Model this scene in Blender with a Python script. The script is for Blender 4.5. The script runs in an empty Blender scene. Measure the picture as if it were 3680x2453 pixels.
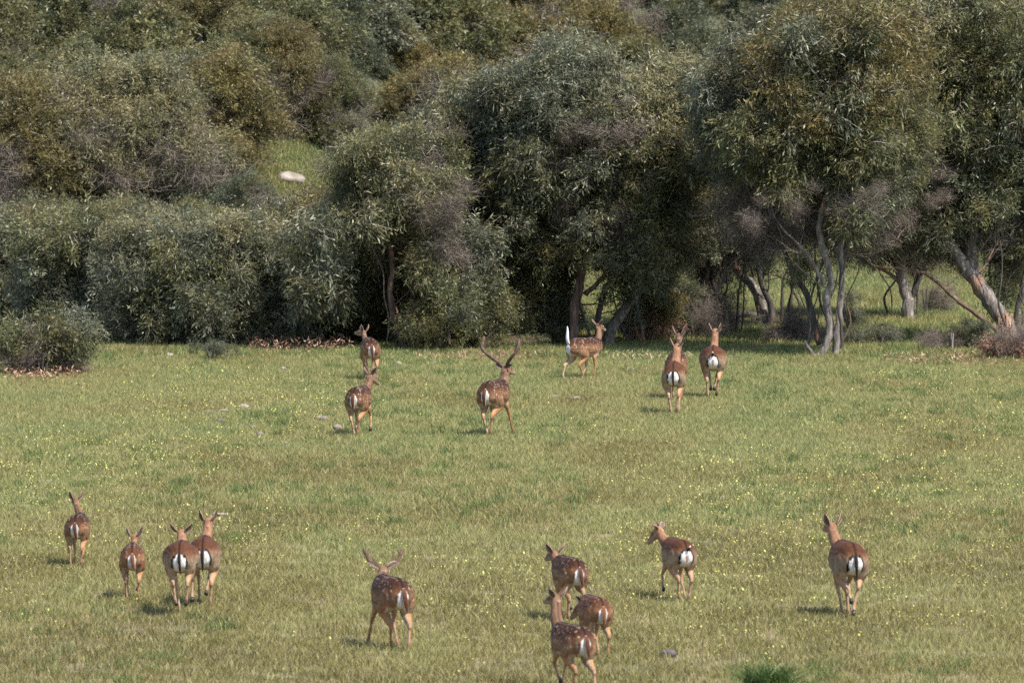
import bpy, math, random
import numpy as np
from mathutils import Vector, Matrix, noise
random.seed(7); rng = np.random.default_rng(7)
SC = bpy.context.scene; COL = SC.collection
R = math.radians
# ------------------------------------------------------------------ camera, sky, sun, exposure
W, H = 3680, 2453
F = 30000.0; CAMH = 8.0; HOR = -92.0
cam_d = bpy.data.cameras.new('camera'); cam = bpy.data.objects.new('camera', cam_d); COL.objects.link(cam)
cam_d.sensor_width = 36; cam_d.lens = 36 * F / W; cam_d.clip_end = 20000; cam_d.clip_start = 1
PITCH = math.atan((H / 2 - HOR) / F)
cam.location = (0, 0, CAMH); cam.rotation_euler = (math.pi / 2 - PITCH, 0, 0)
cam_d.dof.use_dof = True; cam_d.dof.focus_distance = 142; cam_d.dof.aperture_fstop = 5.8
SC.camera = cam
SUNV = Vector((0.62, -0.60, 1.15)).normalized()       # towards the sun
wd = bpy.data.worlds.new('World'); SC.world = wd; wd.use_nodes = True
nt = wd.node_tree; bg = nt.nodes['Background']; sky = nt.nodes.new('ShaderNodeTexSky')
sky.sky_type = 'NISHITA'; sky.sun_disc = False
sky.sun_elevation = math.asin(SUNV.z); sky.sun_rotation = math.atan2(SUNV.x, SUNV.y)
nt.links.new(sky.outputs[0], bg.inputs[0]); bg.inputs[1].default_value = 0.135
sl = bpy.data.lights.new('sun', 'SUN'); sl.energy = 4.3; sl.angle = R(0.53); sl.color = (1, .95, .87)
so = bpy.data.objects.new('sun', sl); COL.objects.link(so)
so.rotation_euler = (-SUNV).to_track_quat('-Z', 'Y').to_euler(); so.location = (30, 60, 80)
SC.view_settings.view_transform = 'Standard'; SC.view_settings.look = 'None'
SC.view_settings.gamma = 1; SC.view_settings.use_curve_mapping = False
SC.view_settings.exposure = 1.2
SC.cycles.use_denoising = False; SC.cycles.max_bounces = 6; SC.cycles.diffuse_bounces = 4; SC.cycles.transparent_max_bounces = 4

# ------------------------------------------------------------------ terrain height and pixel rays
def sstep(a, b, v):
    t = min(1, max(0, (v - a) / (b - a))); return t * t * (3 - 2 * t)
def foot(x):
    return 205 + 52 * sstep(-7, 6, x)
def height(x, y):
    d = y - foot(x)
    h = 0.0
    if d > 0:
        h = 0.16 * (math.sqrt(d * d + 16) - 4) if d < 260 else 0.16 * 256
    h += 0.05 * noise.noise(Vector((x * .12, y * .05, 3.1))) * min(1, max(0, (y - 60) / 40))
    return h
CP, SP = math.cos(PITCH), math.sin(PITCH)
def ray(px, py):
    u = (px - W / 2) / F; v = -(py - H / 2) / F
    return Vector((u, CP + v * SP, -SP + v * CP))
def at(px, py, y):                       # point seen at a pixel, at depth y
    d = ray(px, py); return Vector((0, 0, CAMH)) + d * (y / d.y)
def ground(px, py):
    d = ray(px, py); y = 60.0
    while y < 420:
        p = Vector((0, 0, CAMH)) + d * (y / d.y)
        if p.z <= height(p.x, p.y): break
        y += .25
    return Vector((p.x, p.y, height(p.x, p.y)))
def proj(p):                             # world -> pixel
    q = Vector(p) - Vector((0, 0, CAMH)); dep = q.y * CP - q.z * SP; up = q.y * SP + q.z * CP
    return W / 2 + F * q.x / dep, H / 2 - F * up / dep

# ------------------------------------------------------------------ object helpers
def tag(o, label=None, cat=None, group=None, kind=None):
    if label: o['label'] = label
    if cat: o['category'] = cat
    if group: o['group'] = group
    if kind: o['kind'] = kind
    return o
def empty(name, loc, rz=0, **k):
    o = bpy.data.objects.new(name, None); COL.objects.link(o); o.location = loc
    o.rotation_euler = (0, 0, rz); o.empty_display_size = .3
    return tag(o, **k)
def link(name, me, parent=None, mats=None):
    o = bpy.data.objects.new(name, me); COL.objects.link(o)
    if parent is not None: o.parent = parent
    for m in mats or []: me.materials.append(m)
    return o
def np_mesh(name, verts, faces, mat_idx=None, attrs=None, smooth=True):
    """faces: array (n,k) of a constant k"""
    me = bpy.data.meshes.new(name); verts = np.asarray(verts, np.float32); faces = np.asarray(faces, np.int32)
    n, k = faces.shape
    me.vertices.add(len(verts)); me.vertices.foreach_set('co', verts.ravel())
    me.loops.add(n * k); me.loops.foreach_set('vertex_index', faces.ravel())
    me.polygons.add(n); me.polygons.foreach_set('loop_start', np.arange(n, dtype=np.int32) * k)
    me.polygons.foreach_set('loop_total', np.full(n, k, np.int32))
    if mat_idx is not None: me.polygons.foreach_set('material_index', np.asarray(mat_idx, np.int32))
    me.update(calc_edges=True)
    if smooth: me.polygons.foreach_set('use_smooth', np.ones(n, bool))
    for nm, v in (attrs or {}).items():
        v = np.asarray(v, np.float32)
        if v.ndim == 1:
            a = me.attributes.new(nm, 'FLOAT', 'FACE' if len(v) == n else 'POINT'); a.data.foreach_set('value', v)
        else:
            a = me.attributes.new(nm, 'FLOAT_COLOR', 'POINT'); a.data.foreach_set('color', v.ravel())
    return me
def tube(pts, rad, n=7, bump=0.0, flat=1.0, seed=0):
    """lofted tube through pts -> verts, quads"""
    pts = [Vector(p) for p in pts]; V = []; Q = []
    up = Vector((0.13, 0.2, 1)).normalized(); rr = random.Random(seed)
    prev = None
    for i, p in enumerate(pts):
        t = (pts[min(i + 1, len(pts) - 1)] - pts[max(i - 1, 0)]).normalized()
        if prev is None: a = t.orthogonal().normalized()
        else: a = (prev - t * prev.dot(t)).normalized()
        prev = a; b = t.cross(a)
        for j in range(n):
            th = 2 * math.pi * j / n; r = rad[i] * (1 + bump * rr.uniform(-1, 1))
            V.append(p + a * math.cos(th) * r + b * math.sin(th) * r * flat)
    for i in range(len(pts) - 1):
        for j in range(n):
            k = (j + 1) % n; Q.append((i * n + j, i * n + k, (i + 1) * n + k, (i + 1) * n + j))
    return V, Q
def smooth_path(pts, rad, sub=4):
    P = [Vector(p) for p in pts]; out = []; ro = []
    for i in range(len(P) - 1):
        p0 = P[max(i - 1, 0)]; p1 = P[i]; p2 = P[i + 1]; p3 = P[min(i + 2, len(P) - 1)]
        for s in range(sub):
            t = s / sub
            out.append(.5 * ((2 * p1) + (p2 - p0) * t + (2 * p0 - 5 * p1 + 4 * p2 - p3) * t * t + (3 * p1 - p0 - 3 * p2 + p3) * t ** 3))
            ro.append(rad[i] * (1 - t) + rad[i + 1] * t)
    out.append(P[-1]); ro.append(rad[-1]); return out, ro
def tubes_mesh(name, specs, n=7, bump=.08):
    V = []; Q = []
    for i, (pts, rad) in enumerate(specs):
        v, q = tube(pts, rad, n, bump, seed=i + len(pts)); o = len(V); V += v; Q += [tuple(a + o for a in f) for f in q]
    return np_mesh(name, [tuple(v) for v in V], Q)

# ------------------------------------------------------------------ materials
def new_mat(name):
    m = bpy.data.materials.new(name); m.use_nodes = True; t = m.node_tree
    return m, t, t.nodes['Principled BSDF'], t.nodes['Material Output']
def N(t, typ, **k):
    n = t.nodes.new(typ)
    for a, v in k.items(): setattr(n, a, v)
    return n
def ramp(t, stops, src, interp='LINEAR'):
    r = N(t, 'ShaderNodeValToRGB'); e = r.color_ramp; e.interpolation = interp
    while len(e.elements) < len(stops): e.elements.new(.5)
    for el, (p, c) in zip(e.elements, stops): el.position = p; el.color = (*c, 1)
    t.links.new(src, r.inputs[0]); return r.outputs[0]
def mixc(t, f, a, b, mode='MIX'):
    m = N(t, 'ShaderNodeMix', data_type='RGBA', blend_type=mode)
    for s, v in ((0, f), (6, a), (7, b)):
        if isinstance(v, (int, float)): m.inputs[s].default_value = v
        elif isinstance(v, tuple): m.inputs[s].default_value = (*v, 1)
        else: t.links.new(v, m.inputs[s])
    return m.outputs[2]
def noise_tex(t, scale, detail=3, vec=None, rough=.55):
    n = N(t, 'ShaderNodeTexNoise'); n.inputs['Scale'].default_value = scale
    n.inputs['Detail'].default_value = detail; n.inputs['Roughness'].default_value = rough
    if vec is None: vec = N(t, 'ShaderNodeNewGeometry').outputs['Position']
    t.links.new(vec, n.inputs['Vector']); return n.outputs[0]
def attr(t, name):
    a = N(t, 'ShaderNodeAttribute'); a.attribute_name = name; return a
def translucent(t, b, out, col, fac):
    tr = N(t, 'ShaderNodeBsdfTranslucent'); t.links.new(col, tr.inputs[0]); mx = N(t, 'ShaderNodeMixShader')
    mx.inputs[0].default_value = fac; t.links.new(b.outputs[0], mx.inputs[1]); t.links.new(tr.outputs[0], mx.inputs[2])
    t.links.new(mx.outputs[0], out.inputs[0])

def leaf_mat(name, lo, mid, hi, tip, tip_amt=.5, rough=.42):
    """leaves: per-leaf tone, patches of new growth (tip) towards the outer sprays"""
    m, t, b, out = new_mat(name)
    lo, mid, hi, tip = [tuple(v * k_ for v in q_) for q_, k_ in ((lo, .7), (mid, .74), (hi, .85), (tip, .8))]
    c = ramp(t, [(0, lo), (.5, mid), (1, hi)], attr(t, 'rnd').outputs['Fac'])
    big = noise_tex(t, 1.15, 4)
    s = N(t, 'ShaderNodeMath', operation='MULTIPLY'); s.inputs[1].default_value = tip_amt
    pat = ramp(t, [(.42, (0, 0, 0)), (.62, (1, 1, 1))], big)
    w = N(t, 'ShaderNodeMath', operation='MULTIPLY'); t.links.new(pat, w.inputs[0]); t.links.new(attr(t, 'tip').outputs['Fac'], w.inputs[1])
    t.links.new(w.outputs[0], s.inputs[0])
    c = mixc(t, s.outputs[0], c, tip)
    oi = N(t, 'ShaderNodeObjectInfo'); hv = N(t, 'ShaderNodeHueSaturation')
    mr = N(t, 'ShaderNodeMapRange'); t.links.new(oi.outputs['Random'], mr.inputs[0]); mr.inputs[3].default_value = .8; mr.inputs[4].default_value = 1.22
    t.links.new(mr.outputs[0], hv.inputs['Value']); t.links.new(c, hv.inputs['Color']); c = hv.outputs[0]
    t.links.new(c, b.inputs['Base Color']); b.inputs['Roughness'].default_value = rough
    b.inputs['Specular IOR Level'].default_value = .4
    translucent(t, b, out, c, .34)
    return m
M = {}
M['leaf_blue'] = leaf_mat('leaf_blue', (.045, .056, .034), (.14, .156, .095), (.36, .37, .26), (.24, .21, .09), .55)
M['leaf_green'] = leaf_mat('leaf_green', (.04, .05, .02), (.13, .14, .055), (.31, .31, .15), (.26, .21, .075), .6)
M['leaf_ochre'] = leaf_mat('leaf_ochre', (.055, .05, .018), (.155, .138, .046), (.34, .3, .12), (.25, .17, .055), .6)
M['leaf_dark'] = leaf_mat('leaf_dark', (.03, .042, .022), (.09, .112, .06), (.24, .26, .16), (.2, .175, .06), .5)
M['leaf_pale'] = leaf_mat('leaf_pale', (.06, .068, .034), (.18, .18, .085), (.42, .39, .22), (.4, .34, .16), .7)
def flat_mat(name, stops, rough=.8, scale=30, spec=.2, bump=0, src=None):
    m, t, b, out = new_mat(name)
    c = ramp(t, stops, attr(t, src).outputs['Fac'] if src else noise_tex(t, scale, 4))
    t.links.new(c, b.inputs['Base Color']); b.inputs['Roughness'].default_value = rough; b.inputs['Specular IOR Level'].default_value = spec
    if bump:
        bn = N(t, 'ShaderNodeBump'); bn.inputs['Strength'].default_value = bump; bn.inputs['Distance'].default_value = .03
        t.links.new(noise_tex(t, scale * .8, 5), bn.inputs['Height']); t.links.new(bn.outputs[0], b.inputs['Normal'])
    return m
M['twig'] = flat_mat('twig', [(0, (.045, .035, .027)), (.6, (.125, .1, .082)), (1, (.27, .225, .19))], src='rnd')
M['dry_leaf'] = flat_mat('dry_leaf', [(0, (.07, .035, .02)), (.4, (.2, .1, .06)), (.8, (.36, .21, .145)), (1, (.42, .32, .24))], src='rnd')
M['straw'] = flat_mat('straw', [(0, (.15, .11, .06)), (1, (.45, .36, .22))], src='rnd')
M['flower'] = flat_mat('flower', [(0, (.32, .31, .07)), (1, (.42, .4, .12))], scale=3, rough=.6)
def bark_mat(name, dark, mid, pale, orange=0.0):
    m, t, b, out = new_mat(name)
    tc = N(t, 'ShaderNodeTexCoord'); mp = N(t, 'ShaderNodeMapping'); mp.inputs['Scale'].default_value = (9, 9, 1.6)
    t.links.new(tc.outputs['Object'], mp.inputs[0])
    c = ramp(t, [(.3, dark), (.5, mid), (.68, pale)], noise_tex(t, 1.6, 6, mp.outputs[0], .65))
    o = ramp(t, [(.56, (0, 0, 0)), (.66, (orange,) * 3)], noise_tex(t, 1.1, 3, tc.outputs['Object']))
    c = mixc(t, o, c, (.32, .15, .075)); t.links.new(c, b.inputs['Base Color']); b.inputs['Roughness'].default_value = .85
    bn = N(t, 'ShaderNodeBump'); bn.inputs['Strength'].default_value = .8; bn.inputs['Distance'].default_value = .04
    t.links.new(noise_tex(t, 3, 6, mp.outputs[0]), bn.inputs['Height']); t.links.new(bn.outputs[0], b.inputs['Normal'])
    return m
M['bark_pale'] = bark_mat('bark_pale', (.035, .029, .024), (.12, .1, .087), (.27, .24, .21), .7)
M['bark_dark'] = bark_mat('bark_dark', (.016, .013, .011), (.04, .032, .027), (.1, .083, .07), .25)
M['bark_red'] = bark_mat('bark_red', (.035, .02, .015), (.09, .052, .036), (.18, .12, .09), .8)
M['stone'] = flat_mat('stone', [(.25, (.08, .067, .05)), (.55, (.19, .16, .13)), (.8, (.34, .31, .27))], scale=6, bump=.5)
M['boulder'] = flat_mat('boulder', [(.3, (.1, .083, .06)), (.5, (.2, .17, .135)), (.7, (.29, .255, .21))], scale=2.2, bump=.6)
M['grey_stone'] = flat_mat('grey_stone', [(.3, (.04, .032, .034)), (.55, (.1, .082, .088)), (.8, (.18, .15, .16))], scale=12, bump=.5)

# meadow colour shared by soil, blades
def meadow_color(t, pos, stops):
    sep = N(t, 'ShaderNodeMapping'); sep.inputs['Scale'].default_value = (.33, .1, .2); t.links.new(pos, sep.inputs[0])
    sx = N(t, 'ShaderNodeSeparateXYZ'); t.links.new(pos, sx.inputs[0]); mr = N(t, 'ShaderNodeMapRange'); t.links.new(sx.outputs[1], mr.inputs[0])
    mr.inputs[1].default_value = 100; mr.inputs[2].default_value = 150; mr.inputs[3].default_value = .09; mr.inputs[4].default_value = -.07
    ad = N(t, 'ShaderNodeMath', operation='ADD'); t.links.new(noise_tex(t, 1.0, 5, sep.outputs[0], .62), ad.inputs[0]); t.links.new(mr.outputs[0], ad.inputs[1])
    return ramp(t, stops, ad.outputs[0])
def grass_mat(name, cols, straw, amt):
    m, t, b, out = new_mat(name); pos = N(t, 'ShaderNodeNewGeometry').outputs['Position']
    c = meadow_color(t, pos, cols)
    r = ramp(t, [(0, (0, 0, 0)), (1 - amt, (0, 0, 0)), (min(1, 1.02 - amt), (1, 1, 1))], attr(t, 'rnd').outputs['Fac'], 'LINEAR')
    c = mixc(t, r, c, straw)
    r2 = ramp(t, [(0, (.58, .58, .58)), (1, (1.28, 1.28, 1.28))], attr(t, 'shade').outputs['Fac'])
    c = mixc(t, 1.0, c, r2, 'MULTIPLY')
    t.links.new(c, b.inputs['Base Color']); b.inputs['Roughness'].default_value = .6; b.inputs['Specular IOR Level'].default_value = .1
    translucent(t, b, out, c, .2); return m
GRC = [(.3, (.155, .178, .062)), (.42, (.192, .195, .07)), (.5, (.192, .18, .066)), (.58, (.155, .138, .046)), (.68, (.128, .11, .038)), (.8, (.15, .118, .046))]
M['grass'] = grass_mat('grass', GRC, (.34, .3, .15), .2)
M['lush'] = grass_mat('lush', [(.3, (.075, .115, .036)), (.6, (.11, .145, .048)), (.8, (.14, .145, .052))], (.24, .24, .1), .08)
M['tussock'] = grass_mat('tussock', [(.3, (.03, .06, .015)), (.6, (.05, .085, .02)), (.8, (.065, .1, .025))], (.2, .26, .11), .1)
m, t, b, out = new_mat('ground'); pos = N(t, 'ShaderNodeNewGeometry').outputs['Position']
c = meadow_color(t, pos, [(.3, (.1, .13, .045)), (.45, (.15, .145, .06)), (.55, (.16, .12, .06)), (.66, (.11, .11, .045)), (.78, (.22, .155, .1))])
c = mixc(t, ramp(t, [(.45, (0, 0, 0)), (.7, (.7, .7, .7))], noise_tex(t, 3.5, 4, pos)), c, (.22, .17, .1))
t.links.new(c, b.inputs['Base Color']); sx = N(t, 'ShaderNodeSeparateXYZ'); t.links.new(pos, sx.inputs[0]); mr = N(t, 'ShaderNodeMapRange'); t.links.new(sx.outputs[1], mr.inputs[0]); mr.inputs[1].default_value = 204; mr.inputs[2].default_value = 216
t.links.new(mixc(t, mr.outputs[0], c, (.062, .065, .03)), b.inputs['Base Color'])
b.inputs['Roughness'].default_value = .95
bn = N(t, 'ShaderNodeBump'); bn.inputs['Strength'].default_value = .6; bn.inputs['Distance'].default_value = .05
t.links.new(noise_tex(t, 9, 4, pos), bn.inputs['Height']); t.links.new(bn.outputs[0], b.inputs['Normal']); M['ground'] = m

# ------------------------------------------------------------------ ground sheet
xs = np.concatenate([np.array([-6000, -2500, -900, -300, -120, -60]), np.arange(-44, 44.1, 1.0), np.array([60, 120, 300, 900, 2500, 6000])])
ys = np.concatenate([np.array([-3000, -800, -200, -50, 0, 40, 70]), np.arange(85, 340, 1.5), np.array([360, 400, 450, 520, 700, 1200, 3000, 9000])])
GV = [(x, y, height(max(-60, min(60, x)), y)) for y in ys for x in xs]; nx = len(xs)
GF = [(j * nx + i, j * nx + i + 1, (j + 1) * nx + i + 1, (j + 1) * nx + i) for j in range(len(ys) - 1) for i in range(nx - 1)]
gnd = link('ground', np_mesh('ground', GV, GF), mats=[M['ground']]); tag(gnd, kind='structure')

# ------------------------------------------------------------------ grass clumps (geometry nodes, stuff)
def clump_mesh(name, n, spread, hmin, hmax, w, lean, mat, curve=3, seed=0):
    g = np.random.default_rng(seed); V = []; Fc = []; rn = []; sh = []
    for i in range(n):
        a = g.uniform(0, 6.283); d = spread * math.sqrt(g.uniform()); bx, by = d * math.cos(a), d * math.sin(a)
        hh = g.uniform(hmin, hmax); la = g.uniform(0, 6.283); ln = g.uniform(.1, lean) * hh; fa = g.uniform(0, 3.14)
        wx, wy = math.cos(fa) * w / 2, math.sin(fa) * w / 2; o = len(V)
        for k in range(curve):
            f = k / curve; s = 1 - .55 * f
            cx, cy, cz = bx + ln * f * f * math.cos(la), by + ln * f * f * math.sin(la), hh * f * (1 - .15 * f * lean)
            V += [(cx - wx * s, cy - wy * s, cz), (cx + wx * s, cy + wy * s, cz)]
        V.append((bx + ln * math.cos(la), by + ln * math.sin(la), hh * (1 - .15 * lean)))
        V.append(V[-1])
        r = g.uniform(); s2 = g.uniform()
        for k in range(curve):
            Fc.append((o + 2 * k, o + 2 * k + 1, o + 2 * k + 3, o + 2 * k + 2)); rn.append(r); sh.append(s2)
    me = np_mesh(name, V, Fc, attrs={'rnd': np.array(rn), 'shade': np.array(sh)}, smooth=False); me.materials.append(mat)
    return me
def scatter(name, pts, rot, scl, meshes, label, cat):
    """one stuff object: geometry nodes instance the clumps on its points"""
    me = bpy.data.meshes.new(name); me.vertices.add(len(pts)); me.vertices.foreach_set('co', np.asarray(pts, np.float32).ravel())
    a = me.attributes.new('rot', 'FLOAT', 'POINT'); a.data.foreach_set('value', np.asarray(rot, np.float32))
    a = me.attributes.new('scl', 'FLOAT', 'POINT'); a.data.foreach_set('value', np.asarray(scl, np.float32))
    o = link(name, me); tag(o, label, cat, kind='stuff')
    hid = bpy.data.collections.new(name + '_source')
    for k in meshes:
        s = bpy.data.objects.new(k.name, k); hid.objects.link(s)
    g = bpy.data.node_groups.new(name + '_scatter', 'GeometryNodeTree')
    g.interface.new_socket('Geometry', in_out='INPUT', socket_type='NodeSocketGeometry')
    g.interface.new_socket('Geometry', in_out='OUTPUT', socket_type='NodeSocketGeometry')
    gi = g.nodes.new('NodeGroupInput'); go = g.nodes.new('NodeGroupOutput'); ip = g.nodes.new('GeometryNodeInstanceOnPoints')
    ci = g.nodes.new('GeometryNodeCollectionInfo'); ci.inputs['Collection'].default_value = hid
    ci.inputs['Separate Children'].default_value = True; ci.inputs['Reset Children'].default_value = True
    ip.inputs['Pick Instance'].default_value = True
    ra = g.nodes.new('GeometryNodeInputNamedAttribute'); ra.data_type = 'FLOAT'; ra.inputs['Name'].default_value = 'rot'
    sa = g.nodes.new('GeometryNodeInputNamedAttribute'); sa.data_type = 'FLOAT'; sa.inputs['Name'].default_value = 'scl'
    cx = g.nodes.new('ShaderNodeCombineXYZ'); L = g.links.new
    L(ra.outputs[0], cx.inputs[2]); L(cx.outputs[0], ip.inputs['Rotation']); L(sa.outputs[0], ip.inputs['Scale'])
    L(gi.outputs[0], ip.inputs['Points']); L(ci.outputs[0], ip.inputs['Instance']); L(ip.outputs[0], go.inputs[0])
    md = o.modifiers.new('scatter', 'NODES'); md.node_group = g
    return o
STONES = [(523, 1275, 26, 15, 'small white stone in front of the wide wattle shrub'), (610, 1282, 24, 12, 'cream stone in front of the dense blue-green shrub'), (1020, 1332, 22, 12, 'white stone on the grass below the reddish leaf litter'),
        (752, 1488, 34, 12, 'flat grey stone at the end of the stone scatter'), (806, 1482, 38, 10, 'flat pinkish stone in the stone scatter'), (875, 1470, 44, 16, 'largest pale stone of the scatter'), (795, 1518, 34, 12, 'dark grey stone just below the scatter'),
        (908, 1545, 26, 12, 'rounded pinkish stone below the scatter'), (932, 1572, 24, 20, 'upright white stone below the scatter'), (1155, 1512, 44, 18, 'white stone above the shadow of the spike buck'), (1212, 1550, 34, 24, 'white stone at the tip of the shadow of the spike buck'),
        (2062, 1438, 50, 10, 'flat white stone in the grass between the big buck and the running pair'), (1995, 1430, 34, 8, 'thin pale stone next to the flat white one'), (2272, 1338, 18, 14, 'small bright stone behind the running pair'), (1560, 1310, 30, 10, 'pale stone above the back of the big buck'),
        (1430, 1312, 24, 12, 'tan stone beside the standing doe'), (668, 1545, 18, 8, 'little stone far down the scatter'), (1025, 1598, 18, 9, 'small lone stone below the upright white one'), (790, 1856, 44, 11, 'flat tan stone beside the ears of the tall doe')]
STP = [ground(q[0], q[1]) for q in STONES] + [ground(2402, 2362)]
STR = [.08 + q[2] / 420 for q in STONES] + [.14]
def frustum_points(n, y0, y1, margin=4.0, accept=None):
    y = np.sqrt(rng.uniform(y0 * y0, y1 * y1, n)); x = rng.uniform(-1, 1, n) * (y * (W / 2 / F) + margin)
    if accept is not None: k = accept(x, y); x, y = x[k], y[k]
    ok = np.ones(len(x), bool)
    for q, rr in zip(STP, STR): ok &= ~((np.abs(x - q.x) < rr) & (y < q.y + .25) & (y > q.y - .45))
    x, y = x[ok], y[ok]
    return np.array([(a, b_, height(a, b_)) for a, b_ in zip(x, y)])
def patchy(x, y, sx, sy, seed):
    return np.array([noise.noise(Vector((a * sx, b_ * sy, seed))) for a, b_ in zip(x, y)])
gA = [clump_mesh('grass_clump', 48, .27, .04, .125, .0075, .9, M['grass'], 2, s) for s in range(5)]
P = frustum_points(62000, 91, 180); scatter('meadow_grass', P, rng.uniform(0, 6.28, len(P)), rng.uniform(.6, 1.2, len(P)), gA,
        'short olive green meadow grass with dry straw blades', 'grass')
gB = [clump_mesh('far_grass_clump', 60, .4, .06, .15, .009, .8, M['lush' if s == 0 else 'grass'], 2, s + 20) for s in range(4)]
P = frustum_points(26000, 174, 262, accept=lambda x, y: (y < np.array([foot(a) + 4 for a in x])) & ((x > -3) | (y < 190)))
scatter('shaded_grass', P, rng.uniform(0, 6.28, len(P)), rng.uniform(.7, 1.5, len(P)), gB, 'fresh green grass under and beyond the trees', 'grass')
gC = [clump_mesh('green_tuft', 40, .16, .1, .22, .011, .9, M['lush'], 3, s + 40) for s in range(3)]
P = frustum_points(2600, 91, 180, accept=lambda x, y: (patchy(x, y, .25, .09, 5.5) > .08 - .25 * (y > 168)))
scatter('green_tufts', P, rng.uniform(0, 6.28, len(P)), rng.uniform(.6, 1.15, len(P)), gC, 'fresh green tufts of longer grass in the meadow', 'grass')
# yellow wildflowers
def flower_mesh(name, n, seed):
    g = np.random.default_rng(seed); V = []; Fc = []
    for i in range(n):
        cx, cy, cz = g.normal(0, .075), g.normal(0, .075), g.uniform(.07, .14); r = g.uniform(.005, .0115); a0 = g.uniform(0, 3)
        tx, ty = g.normal(0, .5, 2)
        for k in range(3):
            a = a0 + k * math.pi / 3; o = len(V); dx, dy = math.cos(a), math.sin(a)
            for s1, s2 in ((1, .35), (-1, .35), (-1, -.35), (1, -.35)):
                px, py = (dx * s1 - dy * s2) * r, (dy * s1 + dx * s2) * r
                V.append((cx + px, cy + py, cz + px * tx + py * ty - .4 * r + .001 * k))
            Fc.append((o, o + 1, o + 2, o + 3))
    me = np_mesh(name, V, Fc, smooth=False); me.materials.append(M['flower']); return me
fm = [flower_mesh('flower_cluster', n, s) for s, n in enumerate((2, 4, 7))]
def fl_accept(x, y):
    p = patchy(x, y, .22, .075, 9.3) + .5 * patchy(x, y, .9, .3, 2.2)
    q = .5 * np.exp(-((y - 122) / 9) ** 2) * np.clip((x + 3) / 6, 0, 1)
    return .2 + .95 * p + q > rng.uniform(.05, .9, len(x))
P = frustum_points(16000, 91, 168, accept=fl_accept)
scatter('yellow_wildflowers', P, rng.uniform(0, 6.28, len(P)), rng.uniform(.7, 1.3, len(P)), fm, 'scattered small yellow wildflowers across the meadow', 'wildflowers')

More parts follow.
